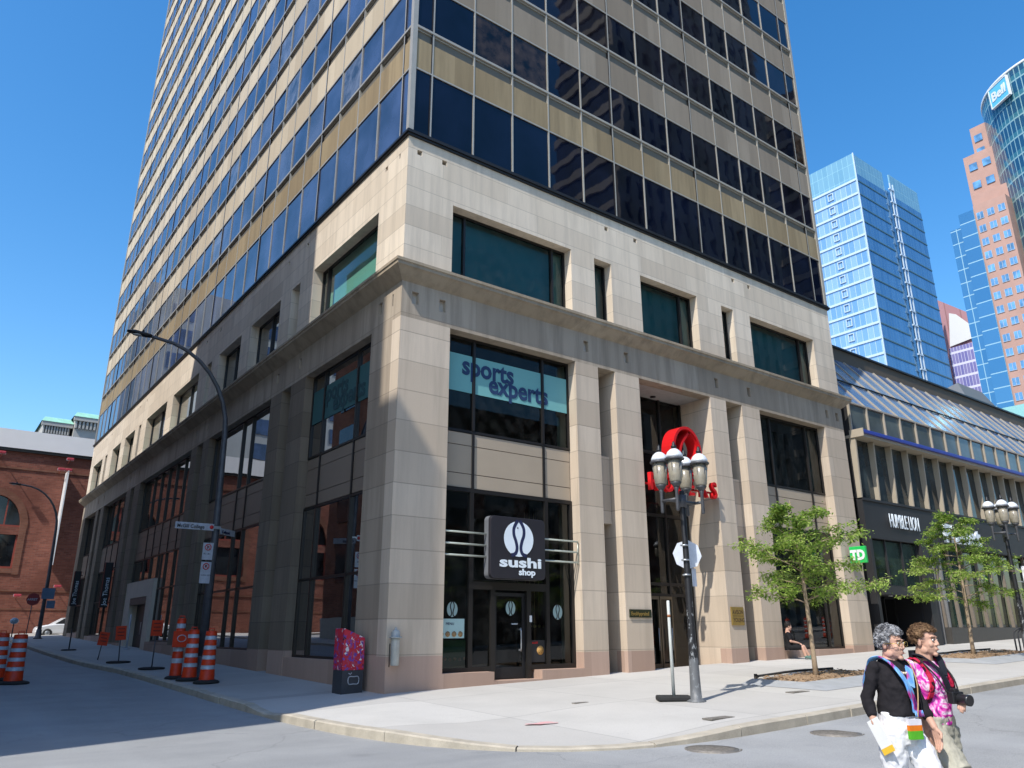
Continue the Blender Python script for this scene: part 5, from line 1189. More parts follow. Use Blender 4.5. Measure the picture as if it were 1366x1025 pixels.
# ================================================================== young trees in pavement pits
def leaf_mat(nm,a,b):
    t=NT(nm); P=t.pos(); n=t.noise(P,7.,3); c=t.mix(t.ramp(n,.3,.7),a,b); t.base(c); t.set(rough=.5,spec=.35)
    tr=t.new('ShaderNodeBsdfTranslucent'); t.link(t.mix(.5,c,(.25,.45,.05)),tr.inputs[0]); mx=t.new('ShaderNodeMixShader'); mx.inputs[0].default_value=.45
    t.link(t.b.outputs[0],mx.inputs[1]); t.link(tr.outputs[0],mx.inputs[2]); t.link(mx.outputs[0],t.out.inputs[0]); return t.m
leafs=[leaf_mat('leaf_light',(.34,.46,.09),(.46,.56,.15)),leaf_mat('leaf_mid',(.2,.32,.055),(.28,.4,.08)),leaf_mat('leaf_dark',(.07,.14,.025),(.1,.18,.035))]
bark=simple('pale_bark',(.33,.25,.17),.9,0,.3,9.,.6)
mulch=simple('wood_mulch',(.32,.215,.13),.95,0,.55,28.,.8)
def tree(x,y,lab,H,h0,RX,seed,nleaf=7500,lean=(0,0),layers=False,group='young street trees in mulched pits'):
    q=random.Random(seed); z=walk_z(x,y) if y>-9 else .14; Tt=empty('young_tree',(x,y,z),lab,'tree',group)
    tp=[(0,0,-.05)]+[(lean[0]*t+.04*sin(5*t),lean[1]*t+.03*cos(4*t)-.03,H*.93*t) for t in (.12,.3,.5,.7,.85,1.)]
    mb=MB(); mb.tube(tp,[.075,.06,.052,.044,.03,.018,.008],9); build(mb,'trunk',bark,Tt,local=True)
    def trk(h): 
        t=h/(H*.93); return V((lean[0]*t+.04*sin(5*t),lean[1]*t+.03*cos(4*t)-.03,h))
    limbs=MB(); twigs=[]
    nb_=26
    for i in range(nb_):
        t=(i+q.random()*.6)/nb_; h=h0*.96+(H*.9-h0)*t; az=i*2.4+q.uniform(-.4,.4)
        prof=(1-.75*t**1.6)*(.72+.28*min(1,t*5)); Ln=RX*prof*q.uniform(.7,1.15); b=trk(h); up=q.uniform(.15,.55)
        pts=[b]; 
        for k in range(1,6):
            s=k/5; droop=-.35*s*s*Ln if layers else -.12*s*s*Ln
            pts.append(b+V((cos(az+.15*sin(k+i))*Ln*s,sin(az+.15*sin(k+i))*Ln*s,Ln*up*s+droop+q.uniform(-.03,.03))))
        limbs.tube(pts,[.018,.015,.012,.009,.006,.003],5)
        for k in range(1,6):
            for m in range(3 if k>1 else 1):
                a2=az+q.choice((-1,1))*q.uniform(.4,1.3); l2=Ln*.36*q.uniform(.4,1.1); e=pts[k]+V((cos(a2)*l2,sin(a2)*l2,q.uniform(-.12,.16)))
                limbs.tube([pts[k],pts[k].lerp(e,.5)+V((0,0,.02)),e],[.006,.004,.002],4); twigs.append((pts[k],e))
    build(limbs,'limbs',bark,Tt,local=True)
    mb=MB(); cl=[q.random() for _ in twigs]
    keep=[i for i in range(len(twigs)) if cl[i]>.12]
    for n in range(nleaf):
        i=q.choice(keep); a,b=twigs[i]; t=q.random()**.7; p=a.lerp(b,t)+V((q.gauss(0,.06),q.gauss(0,.06),q.gauss(-.01,.035 if layers else .05)))
        az=q.uniform(0,2*pi); el=q.gauss(-.15,.45); L=q.uniform(.075,.14); w=L*q.uniform(.34,.5)
        d=V((cos(az)*cos(el),sin(az)*cos(el),sin(el))); s=d.cross(V((q.gauss(0,.4),q.gauss(0,.4),1))).normalized()
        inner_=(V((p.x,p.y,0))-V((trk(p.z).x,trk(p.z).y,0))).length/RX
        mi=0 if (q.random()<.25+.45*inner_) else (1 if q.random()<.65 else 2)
        c=p+d*L*.5+V((0,0,.006)); mb.add([p,c-s*w*.5,p+d*L-V((0,0,.01)),c+s*w*.5],[(0,1,2,3)],mi)
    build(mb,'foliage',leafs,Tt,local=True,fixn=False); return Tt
tree(9.15,-5.15,'young leafy tree between the lamp post and the sitting person, nearest of the street trees',4.75,1.75,1.8,5,9300,(-.25,.05))
tree(19.4,-4.45,'broad layered young tree in front of the black fascia, second from the lamp post',5.2,1.75,2.05,21,10500,(.0,0),True)
tree(27.6,-5.9,'third young tree, only its left twigs showing at the right edge',5.0,1.7,1.9,9,9500)
tree(31,-4.6,'small young tree behind the farther lamp post',5.0,1.8,1.6,14,4000)
for x in (3,9,16): tree(x,-24.,'street tree across the road behind the camera',7.5,2.2,2.6,40+x,5000,group='street trees behind the camera')
def pit(x0,x1,y0,y1,lab):
    z=walk_z((x0+x1)/2,(y0+y1)/2); xm=(x0+x1)/2; O=empty('tree_pit',(xm,(y0+y1)/2,z),lab,'tree pit')
    def P(x,y,dz): return (x,y,walk_z(x,y)+dz)
    mb=MB(); m=.75 # sloping concrete collar toward the road
    mb.add([P(x0-.5,y0-.85,.005),P(x1+.5,y0-.85,.005),P(x1,y0,.1),P(x0,y0,.1),P(x0-.5,y1+.0,.005),P(x0,y1,.1),P(x1+.5,y1,.005),P(x1,y1,.1)],[(0,1,2,3),(0,3,5,4),(1,6,7,2)])
    build(mb,'collar',simple('grey_collar_concrete',(.34,.35,.36),.85,0,.12,3.) if 'grey_collar_concrete' not in bpy.data.materials else bpy.data.materials['grey_collar_concrete'],O)
    mb=MB(); nx_,ny_=26,14; q=random.Random(int(x0*10)); vs=[]
    for j in range(ny_+1):
        for i in range(nx_+1):
            x=x0+(x1-x0)*i/nx_; y=y0+(y1-y0)*j/ny_; e=min(i,nx_-i,j,ny_-j); vs.append((x,y,walk_z(x,y)+.07+(.05*min(1,e/3))+q.uniform(-.012,.02)*(e>0)))
    mb.add(vs,[(j*(nx_+1)+i,j*(nx_+1)+i+1,(j+1)*(nx_+1)+i+1,(j+1)*(nx_+1)+i) for j in range(ny_) for i in range(nx_)],0)
    for _ in range(380):
        x=q.uniform(x0,x1); y=q.uniform(y0,y1); a=q.uniform(0,pi); l=q.uniform(.03,.08); c=V((x,y,walk_z(x,y)+.125)); mb.obox(c,(cos(a),sin(a),q.uniform(-.3,.3)),(-sin(a),cos(a),0),(0,0,1),l,.012,.006)
    build(mb,'mulch',mulch,O)
    mb=MB(); mb.tube([P(x0+.1,y1,.14),P((x0+x1)/2,y1+.02,.17),P(x1-.1,y1,.14)],.03,6); mb.box(x0+.1,x0+.16,y1-.03,y1+.03,z,z+.16); mb.box(x1-.2,x1-.14,y1-.03,y1+.03,z,z+.17); build(mb,'edging_rail',m_rubber,O)
pit(7.7,11.3,-5.75,-4.35,'mulched pit with sloping grey collar around the nearest young tree')
pit(17.6,22.6,-5.2,-3.7,'mulched pit with dark edging around the second young tree')

# ================================================================== people
def bone(mb,pts,rs,n=14):
    for i in range(len(pts)-1): mb.cap_(pts[i],pts[i+1],rs[i],rs[i+1],n)
def head_geo(mb,c,s=1.,yaw=0,pitch=0,male=False):
    rot=Euler((pitch,0,yaw)).to_matrix()
    def E(p,r,rr=None): mb.ell(V(c)+rot@(V(p)*s),tuple(x*s for x in r),14,rot=rot if rr is None else rot@rr)
    def C(p,q,a,b): mb.cap_(V(c)+rot@(V(p)*s),V(c)+rot@(V(q)*s),a*s,b*s,10)
    E((0,-.012,.035),(.073,.094,.088)); E((0,.03,-.03),(.058,.062,.083)); E((0,.035,-.07),(.045,.05,.04))
    E((0,.072,-.102),(.024,.02,.018)); C((0,.09,.012),(0,.103,-.024),.009,.0125); E((.012,.093,-.03),(.009,.01,.008)); E((-.012,.093,-.03),(.009,.01,.008))
    E((0,.08,.03),(.05,.014,.012)); E((.036,.064,-.028),(.02,.02,.022)); E((-.036,.064,-.028),(.02,.02,.022))
    E((0,.09,-.058),(.023,.01,.007)); E((0,.089,-.068),(.02,.01,.007))
    for k in (-1,1): E((k*.076,-.008,-.012),(.011,.018,.031)); E((k*.05,.0,-.07),(.016,.04,.03))
    C((0,-.02,-.06),(0,-.035,-.2),.056 if not male else .062,.06 if not male else .068)
    return rot
def face_parts(parent,c,rot,s,iris,lip):
    mb=MB()
    for k in (-1,1): mb.ell(V(c)+rot@(V((k*.031,.080,.008))*s),.0085*s,10)
    e=build(mb,'eyes',simple('eye_white',(.6,.58,.55),.2) if 'eye_white' not in bpy.data.materials else bpy.data.materials['eye_white'],parent,local=True)
    mb=MB()
    for k in (-1,1): mb.ell(V(c)+rot@(V((k*.031,.086,.008))*s),(.0055*s,.0035*s,.0055*s),8)
    build(mb,'irises',iris,e,local=True)
    mb=MB(); mb.tube([V(c)+rot@(V((x,.0985-.3*x*x*8,-.063+.25*abs(x)*.3))*s) for x in (-.018,-.009,0,.009,.018)],.0018*s,6); build(mb,'mouth',lip,parent,local=True)
    mb=MB()
    for k in (-1,1): mb.tube([V(c)+rot@(V((k*x,y,.031))*s) for x,y in ((.014,.094),(.03,.092),(.048,.08))],.0035*s,6)
    build(mb,'eyebrows',bpy.data.materials['dark_brow'],parent,local=True)
simple('dark_brow',(.05,.035,.025),.8); m_lip=simple('lip',(.42,.14,.12),.5); m_iris=simple('dark_iris',(.02,.015,.01),.2)
def hand_geo(mb,w,d,palm,side,curl=.5,s=1.):
    """w wrist, d finger direction, palm normal, side: thumb direction"""
    w,d,p,sd=V(w),V(d).normalized(),V(palm).normalized(),V(side).normalized()
    k=w+d*.085*s
    for i,o in enumerate((-.03,-.01,.01,.028)):
        mb.cap_(w+d*.01+sd*o*.5,k+sd*o*s,.015*s,.0115*s,8)
        L=(.036,.043,.041,.034)[3-i]*s; a=curl*(.5+.12*i); b=k+sd*o*s; e=b+(d*cos(a)+p*sin(a))*L; f=e+(d*cos(a*2)+p*sin(a*2))*L*.8; g=f+(d*cos(a*2.8)+p*sin(a*2.8))*L*.6
        bone(mb,[b,e,f,g],[.0105*s,.0095*s,.0085*s,.007*s],8)
    t0=w+d*.025+sd*.026*s; t1=t0+(sd*.8+d*.55+p*.3).normalized()*.038*s; t2=t1+(d*.9+p*.45).normalized()*.032*s
    bone(mb,[t0,t1,t2],[.015*s,.0115*s,.009*s],8)
def hair_mesh(c,rot,s,curly,seed):
    q=random.Random(seed); mb=MB()
    for _ in range(560 if curly else 420):
        th=q.uniform(0,2*pi); ph=q.uniform(-.55,1.5); p=V((cos(ph)*cos(th)*.078,cos(ph)*sin(th)*.1-.012,sin(ph)*.095+.035))
        if p.y>.03 and p.z<.075: continue
        if p.y>-.02 and p.z<(.03 if not curly else .0): continue
        if p.z<(-.075 if curly else -.05): continue
        if curly: mb.ell(V(c)+rot@(p*s*q.uniform(.97,1.06)),tuple(q.uniform(.008,.016)*s for _ in range(3)),8)
        else: mb.ell(V(c)+rot@(p*s*1.0),(.016*s,.018*s,.012*s),8)
    mb.ell(V(c)+rot@(V((0,-.03,.045))*s),(.078*s,.082*s,.086*s),14)
    me=remeshed(mb,.0055*s,1,.008 if curly else .005,.018)
    # separate locks over the mass
    mb=MB(); mb.v=[tuple(v.co) for v in me.vertices]; mb.f=[tuple(p.vertices) for p in me.polygons]; mb.m=[0]*len(mb.f); mb.sm=[True]*len(mb.f)
    for _ in range(520 if curly else 1500):
        v=me.vertices[q.randrange(len(me.vertices))]; n=v.normal; p=V(v.co)
        if (p-V(c)).dot(n)<0: continue
        if curly:
            a=n.orthogonal().normalized(); b=n.cross(a); r=q.uniform(.005,.011)*s; t0=q.uniform(0,6.28)
            mb.tube([p+n*(.003+.0025*k)*s*.8+(a*cos(t0+k*.9)+b*sin(t0+k*.9))*r for k in range(7)],[.0024*s]*6+[.001*s],4)
        else:
            fwd=rot@V((q.gauss(0,.35),.6,.35)); fwd=(fwd-n*fwd.dot(n)).normalized(); L=q.uniform(.012,.028)*s
            mb.tube([p-n*.002,p+fwd*L*.5+n*.005*s,p+fwd*L+n*.006*s],[.002*s,.0016*s,.0006*s],3)
    return mb
def ribbon(path,wid,th,wd,n=1):
    mb=MB(); vs=[];fs=[]; path=[V(p) for p in path]; m=len(path)
    for i,p in enumerate(path):
        t=(path[min(m-1,i+1)]-path[max(0,i-1)]).normalized(); w=V(wd[i] if isinstance(wd,list) else wd); w=(w-t*w.dot(t)).normalized(); nn=t.cross(w); W=wid[i] if isinstance(wid,list) else wid
        for a,b in ((-1,-1),(1,-1),(1,1),(-1,1)): vs.append(p+w*a*W/2+nn*b*th/2)
    for i in range(m-1):
        for k in range(4): fs.append((i*4+k,i*4+(k+1)%4,i*4+4+(k+1)%4,i*4+4+k))
    fs+=[(3,2,1,0),tuple((m-1)*4+k for k in range(4))]; mb.add(vs,fs,0,False); return mb
def smoothpath(pts,k=5):
    P=[V(p) for p in pts]; out=[]
    for i in range(len(P)-1):
        p0,p1,p2,p3=[P[max(0,min(len(P)-1,j))] for j in (i-1,i,i+1,i+2)]
        for s in range(k):
            t=s/k; out.append(.5*((2*p1)+(p2-p0)*t+(2*p0-5*p1+4*p2-p3)*t*t+(3*p1-p0-3*p2+p3)*t**3))
    return out+[P[-1]]
def dye(nm,cols,scale,warp=1.5,thr=(.36,.46,.54,.62),stretch=(1,1,1)):
    t=NT(nm); P=t.mapv(t.obj(),stretch); nt=t.new('ShaderNodeTexNoise'); nt.inputs['Scale'].default_value=scale; nt.inputs['Detail'].default_value=3; nt.inputs['Distortion'].default_value=warp; t.link(P,nt.inputs['Vector'])
    r=t.new('ShaderNodeValToRGB'); t.link(nt.outputs[0],r.inputs[0]); el=r.color_ramp.elements
    el[0].position=thr[0]; el[0].color=(*cols[0],1); el[1].position=thr[-1]; el[1].color=(*cols[-1],1)
    for k in range(1,len(cols)-1): e=el.new(thr[k]); e.color=(*cols[k],1)
    t.base(r.outputs[0]); t.set(rough=.85,spec=.2); t.bump(t.noise(t.obj(),14.,3),.5,.01); return t.m
def cloth(nm,c,folds=.6,scale=12.):
    t=NT(nm); n=t.noise(t.mapv(t.obj(),(1,1,.6)),scale,3); t.base(t.mix(t.ramp(n,.35,.65),tuple(x*.82 for x in c),c)); t.set(rough=.9,spec=.15); t.bump(n,folds,.015); return t.m
def R3(c,rx,ry): return (V(c),rx,ry)

# ---- woman -----------------------------------------------------------------
Wm=empty('person',(-2.585,-13.37,0),'grey-haired woman in glasses, black top and white trousers crossing the road with a bright scarf','person',None,rz=pi-.25)
hc=(0,.03,1.512)
mb=MB(); rot=head_geo(mb,hc,1.0,yaw=.15,pitch=-.03)
mb.loft([R3((0,0,.86),.14,.1),R3((0,0,.95),.135,.105),R3((0,.01,1.08),.125,.1),R3((0,.02,1.2),.125,.11),R3((0,.0,1.32),.12,.07),R3((0,-.01,1.41),.07,.058)],18)
rs,re,rw=V((.165,-.02,1.335)),V((.205,-.09,1.1)),V((.215,-.04,.93)); ls,le,lw=V((-.165,-.02,1.335)),V((-.22,.02,1.08)),V((-.215,.13,.9))
for a,b,c in ((rs,re,rw),(ls,le,lw)): bone(mb,[a,b,c],[.042,.038,.026])
hand_geo(mb,rw,(-.0,.18,-1),(-1,.0,0),(0,1,-.1),.75); hand_geo(mb,lw,(0,.25,-1),(1,0,0),(0,1,0),.35)
for hx,kn,an,to in ((.088,(.09,-.03,.47),(.09,-.3,.15),(.09,-.2,.03)),(-.088,(-.09,.22,.49),(-.09,.3,.09),(-.09,.47,.05))):
    bone(mb,[(hx,0,.86),kn,an],[.095,.06,.04]); bone(mb,[an,to],[.042,.028])
mb=build(remeshed(mb,.005,3),'body',m_skin,Wm,local=True)
face_parts(Wm,hc,rot,1.06,m_iris,m_lip)
m_hair=dye('grey_curls',[(.08,.08,.085),(.2,.2,.21),(.42,.42,.43)],22.,.5,(.38,.5,.6))
build(hair_mesh(hc,rot,1.0,True,4),'hair',m_hair,Wm,local=True)
m_top=cloth('black_knit',(.022,.02,.023),.7)
mb=MB(); mb.loft([R3((0,0,.985),.16,.14),R3((0,.005,1.05),.155,.142),R3((0,.01,1.12),.148,.135),R3((0,.025,1.2),.15,.14),R3((0,.015,1.28),.155,.115),R3((0,0,1.355),.15,.088),R3((0,-.01,1.395),.095,.07)],24)
for a,b,c in ((rs,re,rw),(ls,le,lw)): 
    e=b.lerp(c,.55); bone(mb,[a,b],[.054,.048]); bone(mb,[b,e],[.048,.044])
build(remeshed(mb,.009,2,.026,.07),'top',m_top,Wm,local=True)
m_tr=cloth('white_trousers',(.78,.78,.8),.9,9.)
mb=MB(); mb.loft([R3((0,0,.78),.165,.12),R3((0,0,.88),.178,.135),R3((0,0,.98),.168,.13),R3((0,0,1.01),.16,.125)],24)
for hx,kn,an in ((.085,(.09,-.03,.47),(.09,-.27,.2)),(-.085,(-.09,.22,.49),(-.09,.29,.14))): bone(mb,[(hx,0,.86),kn,an],[.108,.085,.08])
build(remeshed(mb,.009,2,.035,.08),'trousers',m_tr,Wm,local=True)
mb=MB()
for (a,b) in (((.09,-.3,.1),(.09,-.18,.03)),((-.09,.3,.06),(-.09,.46,.04))): mb.cap_(a,b,.045,.038)
build(remeshed(mb,.01),'shoes',cloth('dark_shoe',(.04,.035,.03)),Wm,local=True)
m_scarf=dye('tie_dyed_scarf',[(.08,.02,.2),(.55,.04,.26),(.12,.36,.75),(.3,.56,.85)],9.,1.2,(.34,.43,.52,.66),(1,1,.45))
pth=smoothpath([(-.02,.155,1.02),(.0,.165,1.1),(.04,.172,1.2),(.075,.15,1.29),(.1,.08,1.375),(.11,.0,1.41),(.12,-.075,1.385),(.14,-.13,1.27),(.15,-.15,1.14),(.15,-.155,1.05)])
mb=ribbon(pth,[.105+.02*sin(i*.9) for i in range(len(pth))],.022,(1,.35,.25)); sc=build(mb,'scarf',m_scarf,Wm,local=True); ss=sc.modifiers.new('s','SUBSURF'); ss.levels=ss.render_levels=1
mb=ribbon(smoothpath([(-.11,.04,1.36),(-.07,.1,1.33),(-.03,.14,1.27),(.0,.165,1.2)]),.06,.014,(1,0,.3)); build(mb,'scarf_end',m_scarf,Wm,local=True)
mb=MB()
for k in range(7): mb.tube([(-.065+.013*k,.172,1.03),(-.07+.014*k,.18,.985)],.004,5)
build(mb,'fringe',m_scarf,Wm,local=True)
mb=MB(); mb.tube([V(hc)+rot@(V((x,y,.006))*1.06) for x,y in ((.085,.0),(.075,.06),(.06,.096))],.0025,5)
for k in (-1,1): mb.tube([V(hc)+rot@(V((k*.033+.022*cos(t),.107-.01*abs(cos(t)),.004+.017*sin(t)))*1.06) for t in [2*pi*i/14 for i in range(15)]],.0022,5)
mb.tube([V(hc)+rot@(V((x,.112,.008))*1.06) for x in (-.011,.011)],.0022,5); build(mb,'glasses',m_brass,Wm,local=True)
mb=MB()
for k in range(11): t=pi*(.15+.7*k/10); mb.ell((.075*cos(t),.05+.075*sin(t),1.345-.05*sin(t)),.011,8)
build(mb,'necklace',simple('pearl_beads',(.6,.5,.35),.3),Wm,local=True)
Bg=empty('shoulder_bag',(0,0,0),'small pouch with white, orange and green bands hanging at the grey-haired woman’s hip','bag'); Bg.parent=None
Bg.location=Wm.location; Bg.rotation_euler=Wm.rotation_euler
for nm,z0,z1,c in (('green_band',.83,.89,(.1,.42,.03)),('orange_band',.89,.93,(.75,.2,.02)),('white_band',.93,.97,(.75,.73,.78))):
    mb=MB(); mb.obox((.045,.178+.0*z0,(z0+z1)/2),(1,-.12,0),(.12,1,0),(0,0,1),.058,.014,(z1-z0)/2); build(mb,nm,cloth('bag_'+nm,c,.4),Bg,local=True)
mb=MB(); mb.tube(smoothpath([(-.0,.18,.98),(-.06,.158,1.12),(-.1,.13,1.25),(-.12,.06,1.375),(-.11,-.04,1.39),(-.06,-.12,1.3)]),.005,5); build(mb,'strap',simple('tan_strap',(.45,.3,.15),.7),Bg,local=True)
En=empty('envelope',(0,0,0),'white paper envelope with a yellow end in the grey-haired woman’s hand','envelope'); En.location=Wm.location; En.rotation_euler=Wm.rotation_euler
c=V((.225,.012,.845)); ax=V((-.1,.42,-.9)); ay=V((0,.9,.42)); nz=ax.cross(ay)
mb=MB(); mb.obox(c,ax,ay,nz,.125,.058,.003); build(mb,'sheet',simple('paper_white',(.78,.78,.76),.7,0,.04),En,local=True)
mb=MB(); mb.obox(c+ax.normalized()*.105,ax,ay,nz,.022,.0585,.0036); build(mb,'yellow_end',simple('paper_yellow',(.8,.5,.04),.7,0,.04),En,local=True)

# ---- young man ---------------------------------------------------------------
Mn=empty('person',(-2.07,-13.39,-.035),'young man with short brown hair, pink tie-dye shirt and khaki shorts walking beside her','person',None,rz=pi-.22)
hc=(0,.03,1.565)
mb=MB(); rot=head_geo(mb,hc,1.02,yaw=.2,pitch=0,male=True)
mb.loft([R3((0,0,.88),.15,.1),R3((0,0,1.0),.13,.1),R3((0,.01,1.15),.13,.1),R3((0,.01,1.28),.14,.1),R3((0,-.01,1.38),.14,.07),R3((0,-.015,1.44),.075,.06)],18)
rs,re,rw=V((.185,-.02,1.365)),V((.22,.0,1.1)),V((.215,.1,.91)); ls,le,lw=V((-.185,-.02,1.365)),V((-.26,-.02,1.12)),V((-.12,.2,1.12))
for a,b,c in ((rs,re,rw),(ls,le,lw)): bone(mb,[a,b,c],[.056,.045,.03])
hand_geo(mb,rw,(0,.2,-1),(-1,0,0),(0,1,0),.45); hand_geo(mb,lw,(.8,.5,-.1),(0,-.2,-1),(0,1,0),.8)
for hx,kn,an,to in ((.09,(.1,.26,.53),(.1,.34,.1),(.1,.5,.05)),(-.09,(-.1,-.02,.5),(-.1,-.32,.17),(-.1,-.2,.03))):
    bone(mb,[(hx,0,.9),kn],[.1,.062]); bone(mb,[kn,V(kn).lerp(V(an),.35),an],[.06,.06,.04]); bone(mb,[an,to],[.045,.03])
build(remeshed(mb,.005,3),'body',m_skin,Mn,local=True)
face_parts(Mn,hc,rot,1.06,m_iris,m_lip)
build(hair_mesh(hc,rot,1.02,False,8),'hair',dye('brown_hair',[(.09,.05,.028),(.17,.1,.055),(.27,.165,.09)],30.,.5,(.38,.5,.62)),Mn,local=True)
m_dye=dye('pink_tie_dye',[(.14,.03,.16),(.62,.03,.36),(.8,.2,.55),(.85,.75,.82),(.55,.08,.42)],6.5,2.2,(.34,.43,.5,.56,.66))
mb=MB(); mb.loft([R3((0,0,.925),.158,.13),R3((0,.005,1.0),.16,.132),R3((0,.01,1.12),.156,.125),R3((0,.02,1.25),.168,.13),R3((0,.0,1.35),.17,.1),R3((0,-.01,1.41),.11,.075)],24)
for a,b in ((rs,re),(ls,le)): bone(mb,[a,a.lerp(b,.85)],[.062,.06])
build(remeshed(mb,.009,2,.03,.08),'shirt',m_dye,Mn,local=True)
mb=MB(); mb.loft([R3((0,0,.84),.17,.125),R3((0,0,.95),.175,.135),R3((0,0,.99),.165,.13)],24)
for hx,kn in ((.09,(.1,.225,.59)),(-.09,(-.1,-.01,.58))): bone(mb,[(hx,0,.88)],[.11]); mb.lathe((hx,0,.9),[(.115,0),(.11,(V(kn)-V((hx,0,.9))).length)],20,axis=V(kn)-V((hx,0,.9)))
build(remeshed(mb,.009,1,.03,.07),'shorts',cloth('khaki_cotton',(.44,.42,.34),.9,14.),Mn,local=True)
mb=MB()
for (a,b) in (((.1,.34,.07),(.1,.5,.045)),((-.1,-.32,.12),(-.1,-.2,.03))): mb.cap_(a,b,.052,.042)
build(remeshed(mb,.01),'shoes',bpy.data.materials['dark_shoe'],Mn,local=True)
mb=ribbon(smoothpath([(.1,-.02,1.455),(.085,.06,1.44),(.045,.115,1.38),(.0,.15,1.3),(-.03,.165,1.18)]),.05,.014,(1,0,.5)); mb2=ribbon(smoothpath([(-.1,-.02,1.455),(-.085,.06,1.44),(-.05,.115,1.38),(-.02,.15,1.3)]),.05,.014,(1,0,-.5)); mb.add(mb2.v,mb2.f)
mb2=ribbon(smoothpath([(.1,-.02,1.455),(.06,-.09,1.46),(0,-.11,1.46),(-.06,-.09,1.46),(-.1,-.02,1.455)]),.06,.014,(0,0,1)); mb.add(mb2.v,mb2.f)
build(mb,'collar',cloth('dark_collar',(.02,.022,.03)),Mn,local=True)
Bp=empty('backpack',(0,0,0),'red and dark backpack worn by the young man in the tie-dye shirt','backpack'); Bp.location=Mn.location; Bp.rotation_euler=Mn.rotation_euler
mb=MB(); mb.loft([R3((0,-.2,1.0),.13,.07),R3((0,-.22,1.1),.15,.09),R3((0,-.2,1.3),.14,.08),R3((0,-.17,1.4),.1,.05)],18); build(remeshed(mb,.012,2,.01,.1),'pack',cloth('dark_pack',(.04,.03,.05)),Bp,local=True)
m_rs=dye('red_strap',[(.03,.01,.02),(.5,.015,.05),(.6,.03,.08)],18.,1.,(.4,.46,.6))
for s in (1,-1):
    mb=ribbon(smoothpath([(s*.1,-.12,1.33),(s*.105,-.06,1.415),(s*.105,.02,1.42),(s*.11,.09,1.34),(s*.115,.13,1.24),(s*.14,.1,1.12),(s*.155,.02,1.06)]),.045,.014,(1,0,.2)); build(mb,'strap',m_rs,Bp,local=True)
Cm=empty('photo_camera',(0,0,0),'black camera with a stubby lens hanging at the young man’s chest','camera'); Cm.location=Mn.location; Cm.rotation_euler=Mn.rotation_euler
mb=MB(); mb.obox((-.02,.215,1.135),(1,0,0),(0,1,0),(0,0,1),.065,.03,.045); mb.obox((-.02,.21,1.19),(1,0,0),(0,1,0),(0,0,1),.025,.025,.015); build(mb,'camera_body',m_black,Cm,local=True,bevel=.008)
mb=MB(); mb.lathe((-.02,.24,1.13),[(.036,0),(.04,.01),(.04,.07),(.043,.075),(.043,.1),(.036,.1)],18,axis=(0,1,-.1)); build(mb,'lens',simple('lens_barrel',(.03,.03,.033),.3,.3),Cm,local=True)
mb=MB(); mb.tube(smoothpath([(.045,.2,1.17),(.09,.15,1.3),(.1,.0,1.45),(0,-.08,1.47),(-.1,.0,1.45),(-.1,.15,1.3),(-.085,.2,1.17)]),.007,5); build(mb,'strap',m_rubber,Cm,local=True)

# ---- sitting person -----------------------------------------------------------
z=walk_z(15.6,-.6); St=empty('person',(15.55,-.15,z),'dark-haired person in black shorts and shirt sitting on the stone sill by the last bay','person',None,rz=pi+.55)
seat=.98-z+.02
hc=(0,.02,seat+.74); mb=MB(); rot=head_geo(mb,hc,1.05,yaw=.25,pitch=-.1,male=True)
mb.loft([R3((0,-.02,seat+.02),.16,.12),R3((0,-.01,seat+.15),.15,.11),R3((0,.0,seat+.35),.165,.115),R3((0,-.01,seat+.5),.17,.09),R3((0,-.01,seat+.58),.07,.06)],16)
rs,re,rw=V((.2,-.01,seat+.5)),V((.24,.06,seat+.26)),V((.07,.26,seat+.2)); ls,le,lw=V((-.2,-.01,seat+.5)),V((-.25,.06,seat+.26)),V((-.05,.28,seat+.2))
for a,b,c in ((rs,re,rw),(ls,le,lw)): bone(mb,[a,b,c],[.052,.042,.028],10)
hand_geo(mb,rw,(-.6,.7,-.2),(0,0,-1),(0,1,0),.5); hand_geo(mb,lw,(.6,.7,-.2),(0,0,-1),(0,1,0),.5)
legs=(((.1,0,seat+.06),(.16,.42,seat+.06),(.16,.5,.09),(.17,.68,.04)),((-.1,0,seat+.06),(-.17,.44,seat+.08),(-.2,.6,.09),(-.22,.78,.04)))
for h,k,a,t_ in legs: bone(mb,[h,k,a],[.09,.06,.042],12); bone(mb,[a,t_],[.045,.03],10)
build(remeshed(mb,.009,2),'body',m_skin,St,local=True)
build(hair_mesh(hc,rot,1.07,False,3),'hair',simple('black_hair',(.02,.016,.014),.6),St,local=True)
face_parts(St,hc,rot,1.05,m_iris,m_lip)
mb=MB(); mb.loft([R3((0,-.02,seat-.02),.18,.135),R3((0,-.0,seat+.2),.17,.135),R3((0,.01,seat+.38),.18,.13),R3((0,-.01,seat+.52),.17,.09),R3((0,-.01,seat+.56),.09,.07)],20)
for a,b in ((rs,re),(ls,le)): bone(mb,[a,a.lerp(b,.7)],[.07,.062],10)
build(remeshed(mb,.012,2,.01,.1),'shirt',cloth('black_cotton',(.018,.018,.02)),St,local=True)
mb=MB(); mb.loft([R3((0,-.02,seat-.02),.17,.14),R3((0,-.02,seat+.12),.17,.14)],16)
for h,k,a,t_ in legs: bone(mb,[h,V(h).lerp(V(k),.8)],[.1,.09],12)
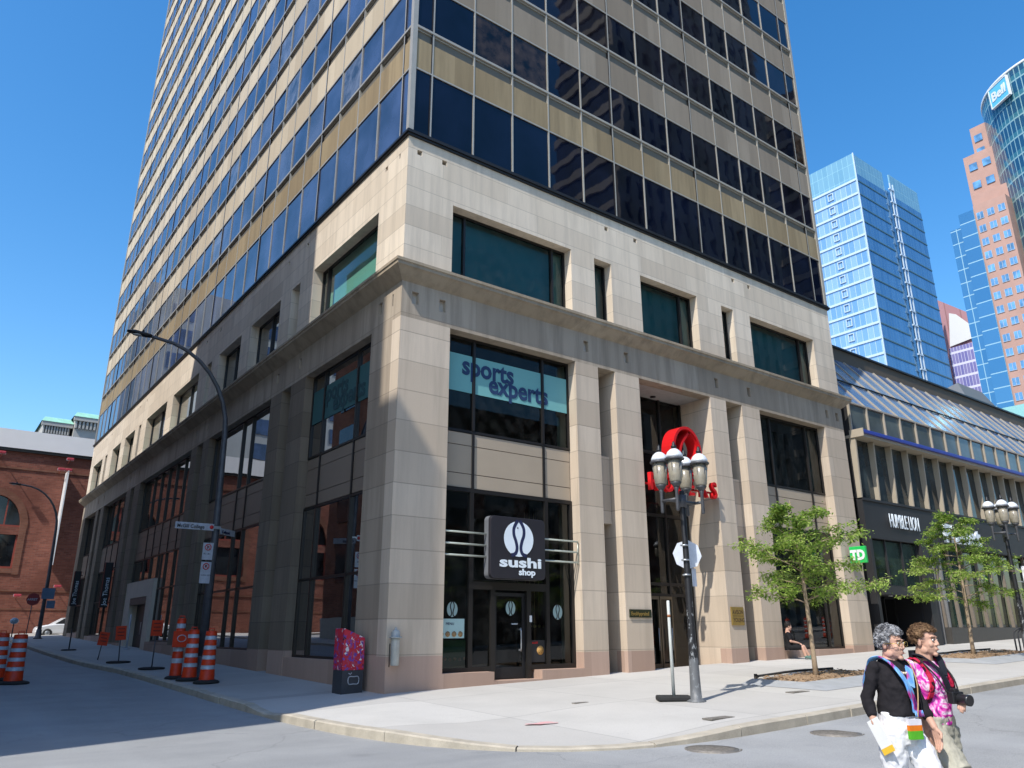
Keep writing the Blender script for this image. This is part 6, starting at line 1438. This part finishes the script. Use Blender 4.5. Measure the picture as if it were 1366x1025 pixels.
build(remeshed(mb,.012,1,.01,.1),'shorts',bpy.data.materials['black_cotton'],St,local=True)
mb=MB()
for h,k,a,t_ in legs: mb.cap_(a,t_,.055,.042)
build(remeshed(mb,.01),'shoes',cloth('green_grey_shoe',(.12,.2,.17)),St,local=True)

# ================================================================== light, sky, camera
w=bpy.data.worlds.new('World'); scene.world=w; w.use_nodes=True; nt=w.node_tree; bg=nt.nodes['Background']
sky=nt.nodes.new('ShaderNodeTexSky'); sky.sky_type='NISHITA'; sky.sun_disc=False
sd=V((.77,.28,-1)).normalized(); sky.sun_elevation=math.asin(-sd.z); sky.sun_rotation=math.atan2(-sd.x,-sd.y)%(2*pi)
sky.altitude=50; sky.air_density=1.15; sky.dust_density=.9; sky.ozone_density=2.0
hs=nt.nodes.new('ShaderNodeHueSaturation'); hs.inputs['Saturation'].default_value=1.38; hs.inputs['Value'].default_value=1.6
nt.links.new(sky.outputs[0],hs.inputs['Color']); nt.links.new(hs.outputs[0],bg.inputs[0]); bg.inputs[1].default_value=.15
ld=bpy.data.lights.new('sun','SUN'); ld.energy=5.; ld.angle=R(.53); ld.color=(1,.955,.88)
lo=bpy.data.objects.new('sun',ld); col.objects.link(lo); lo.rotation_euler=sd.to_track_quat('-Z','Y').to_euler(); lo.location=(-30,-20,60)
cd=bpy.data.cameras.new('camera'); cd.sensor_width=36; cd.lens=FPX/1366*36; cd.clip_start=.1; cd.clip_end=3000
co=bpy.data.objects.new('camera',cd); col.objects.link(co)
co.matrix_world=M(((RR.x,UU.x,-_f.x,CAM.x),(RR.y,UU.y,-_f.y,CAM.y),(RR.z,UU.z,-_f.z,CAM.z),(0,0,0,1)))
scene.camera=co
scene.view_settings.view_transform='Standard'; scene.view_settings.look='None'; scene.view_settings.exposure=0; scene.view_settings.gamma=1
scene.cycles.use_denoising=True
scene.cycles.max_bounces=8; scene.cycles.transparent_max_bounces=12; scene.cycles.diffuse_bounces=2; scene.cycles.glossy_bounces=4
scene.cycles.caustics_reflective=False; scene.cycles.caustics_refractive=False
scene.cycles.sample_clamp_indirect=6
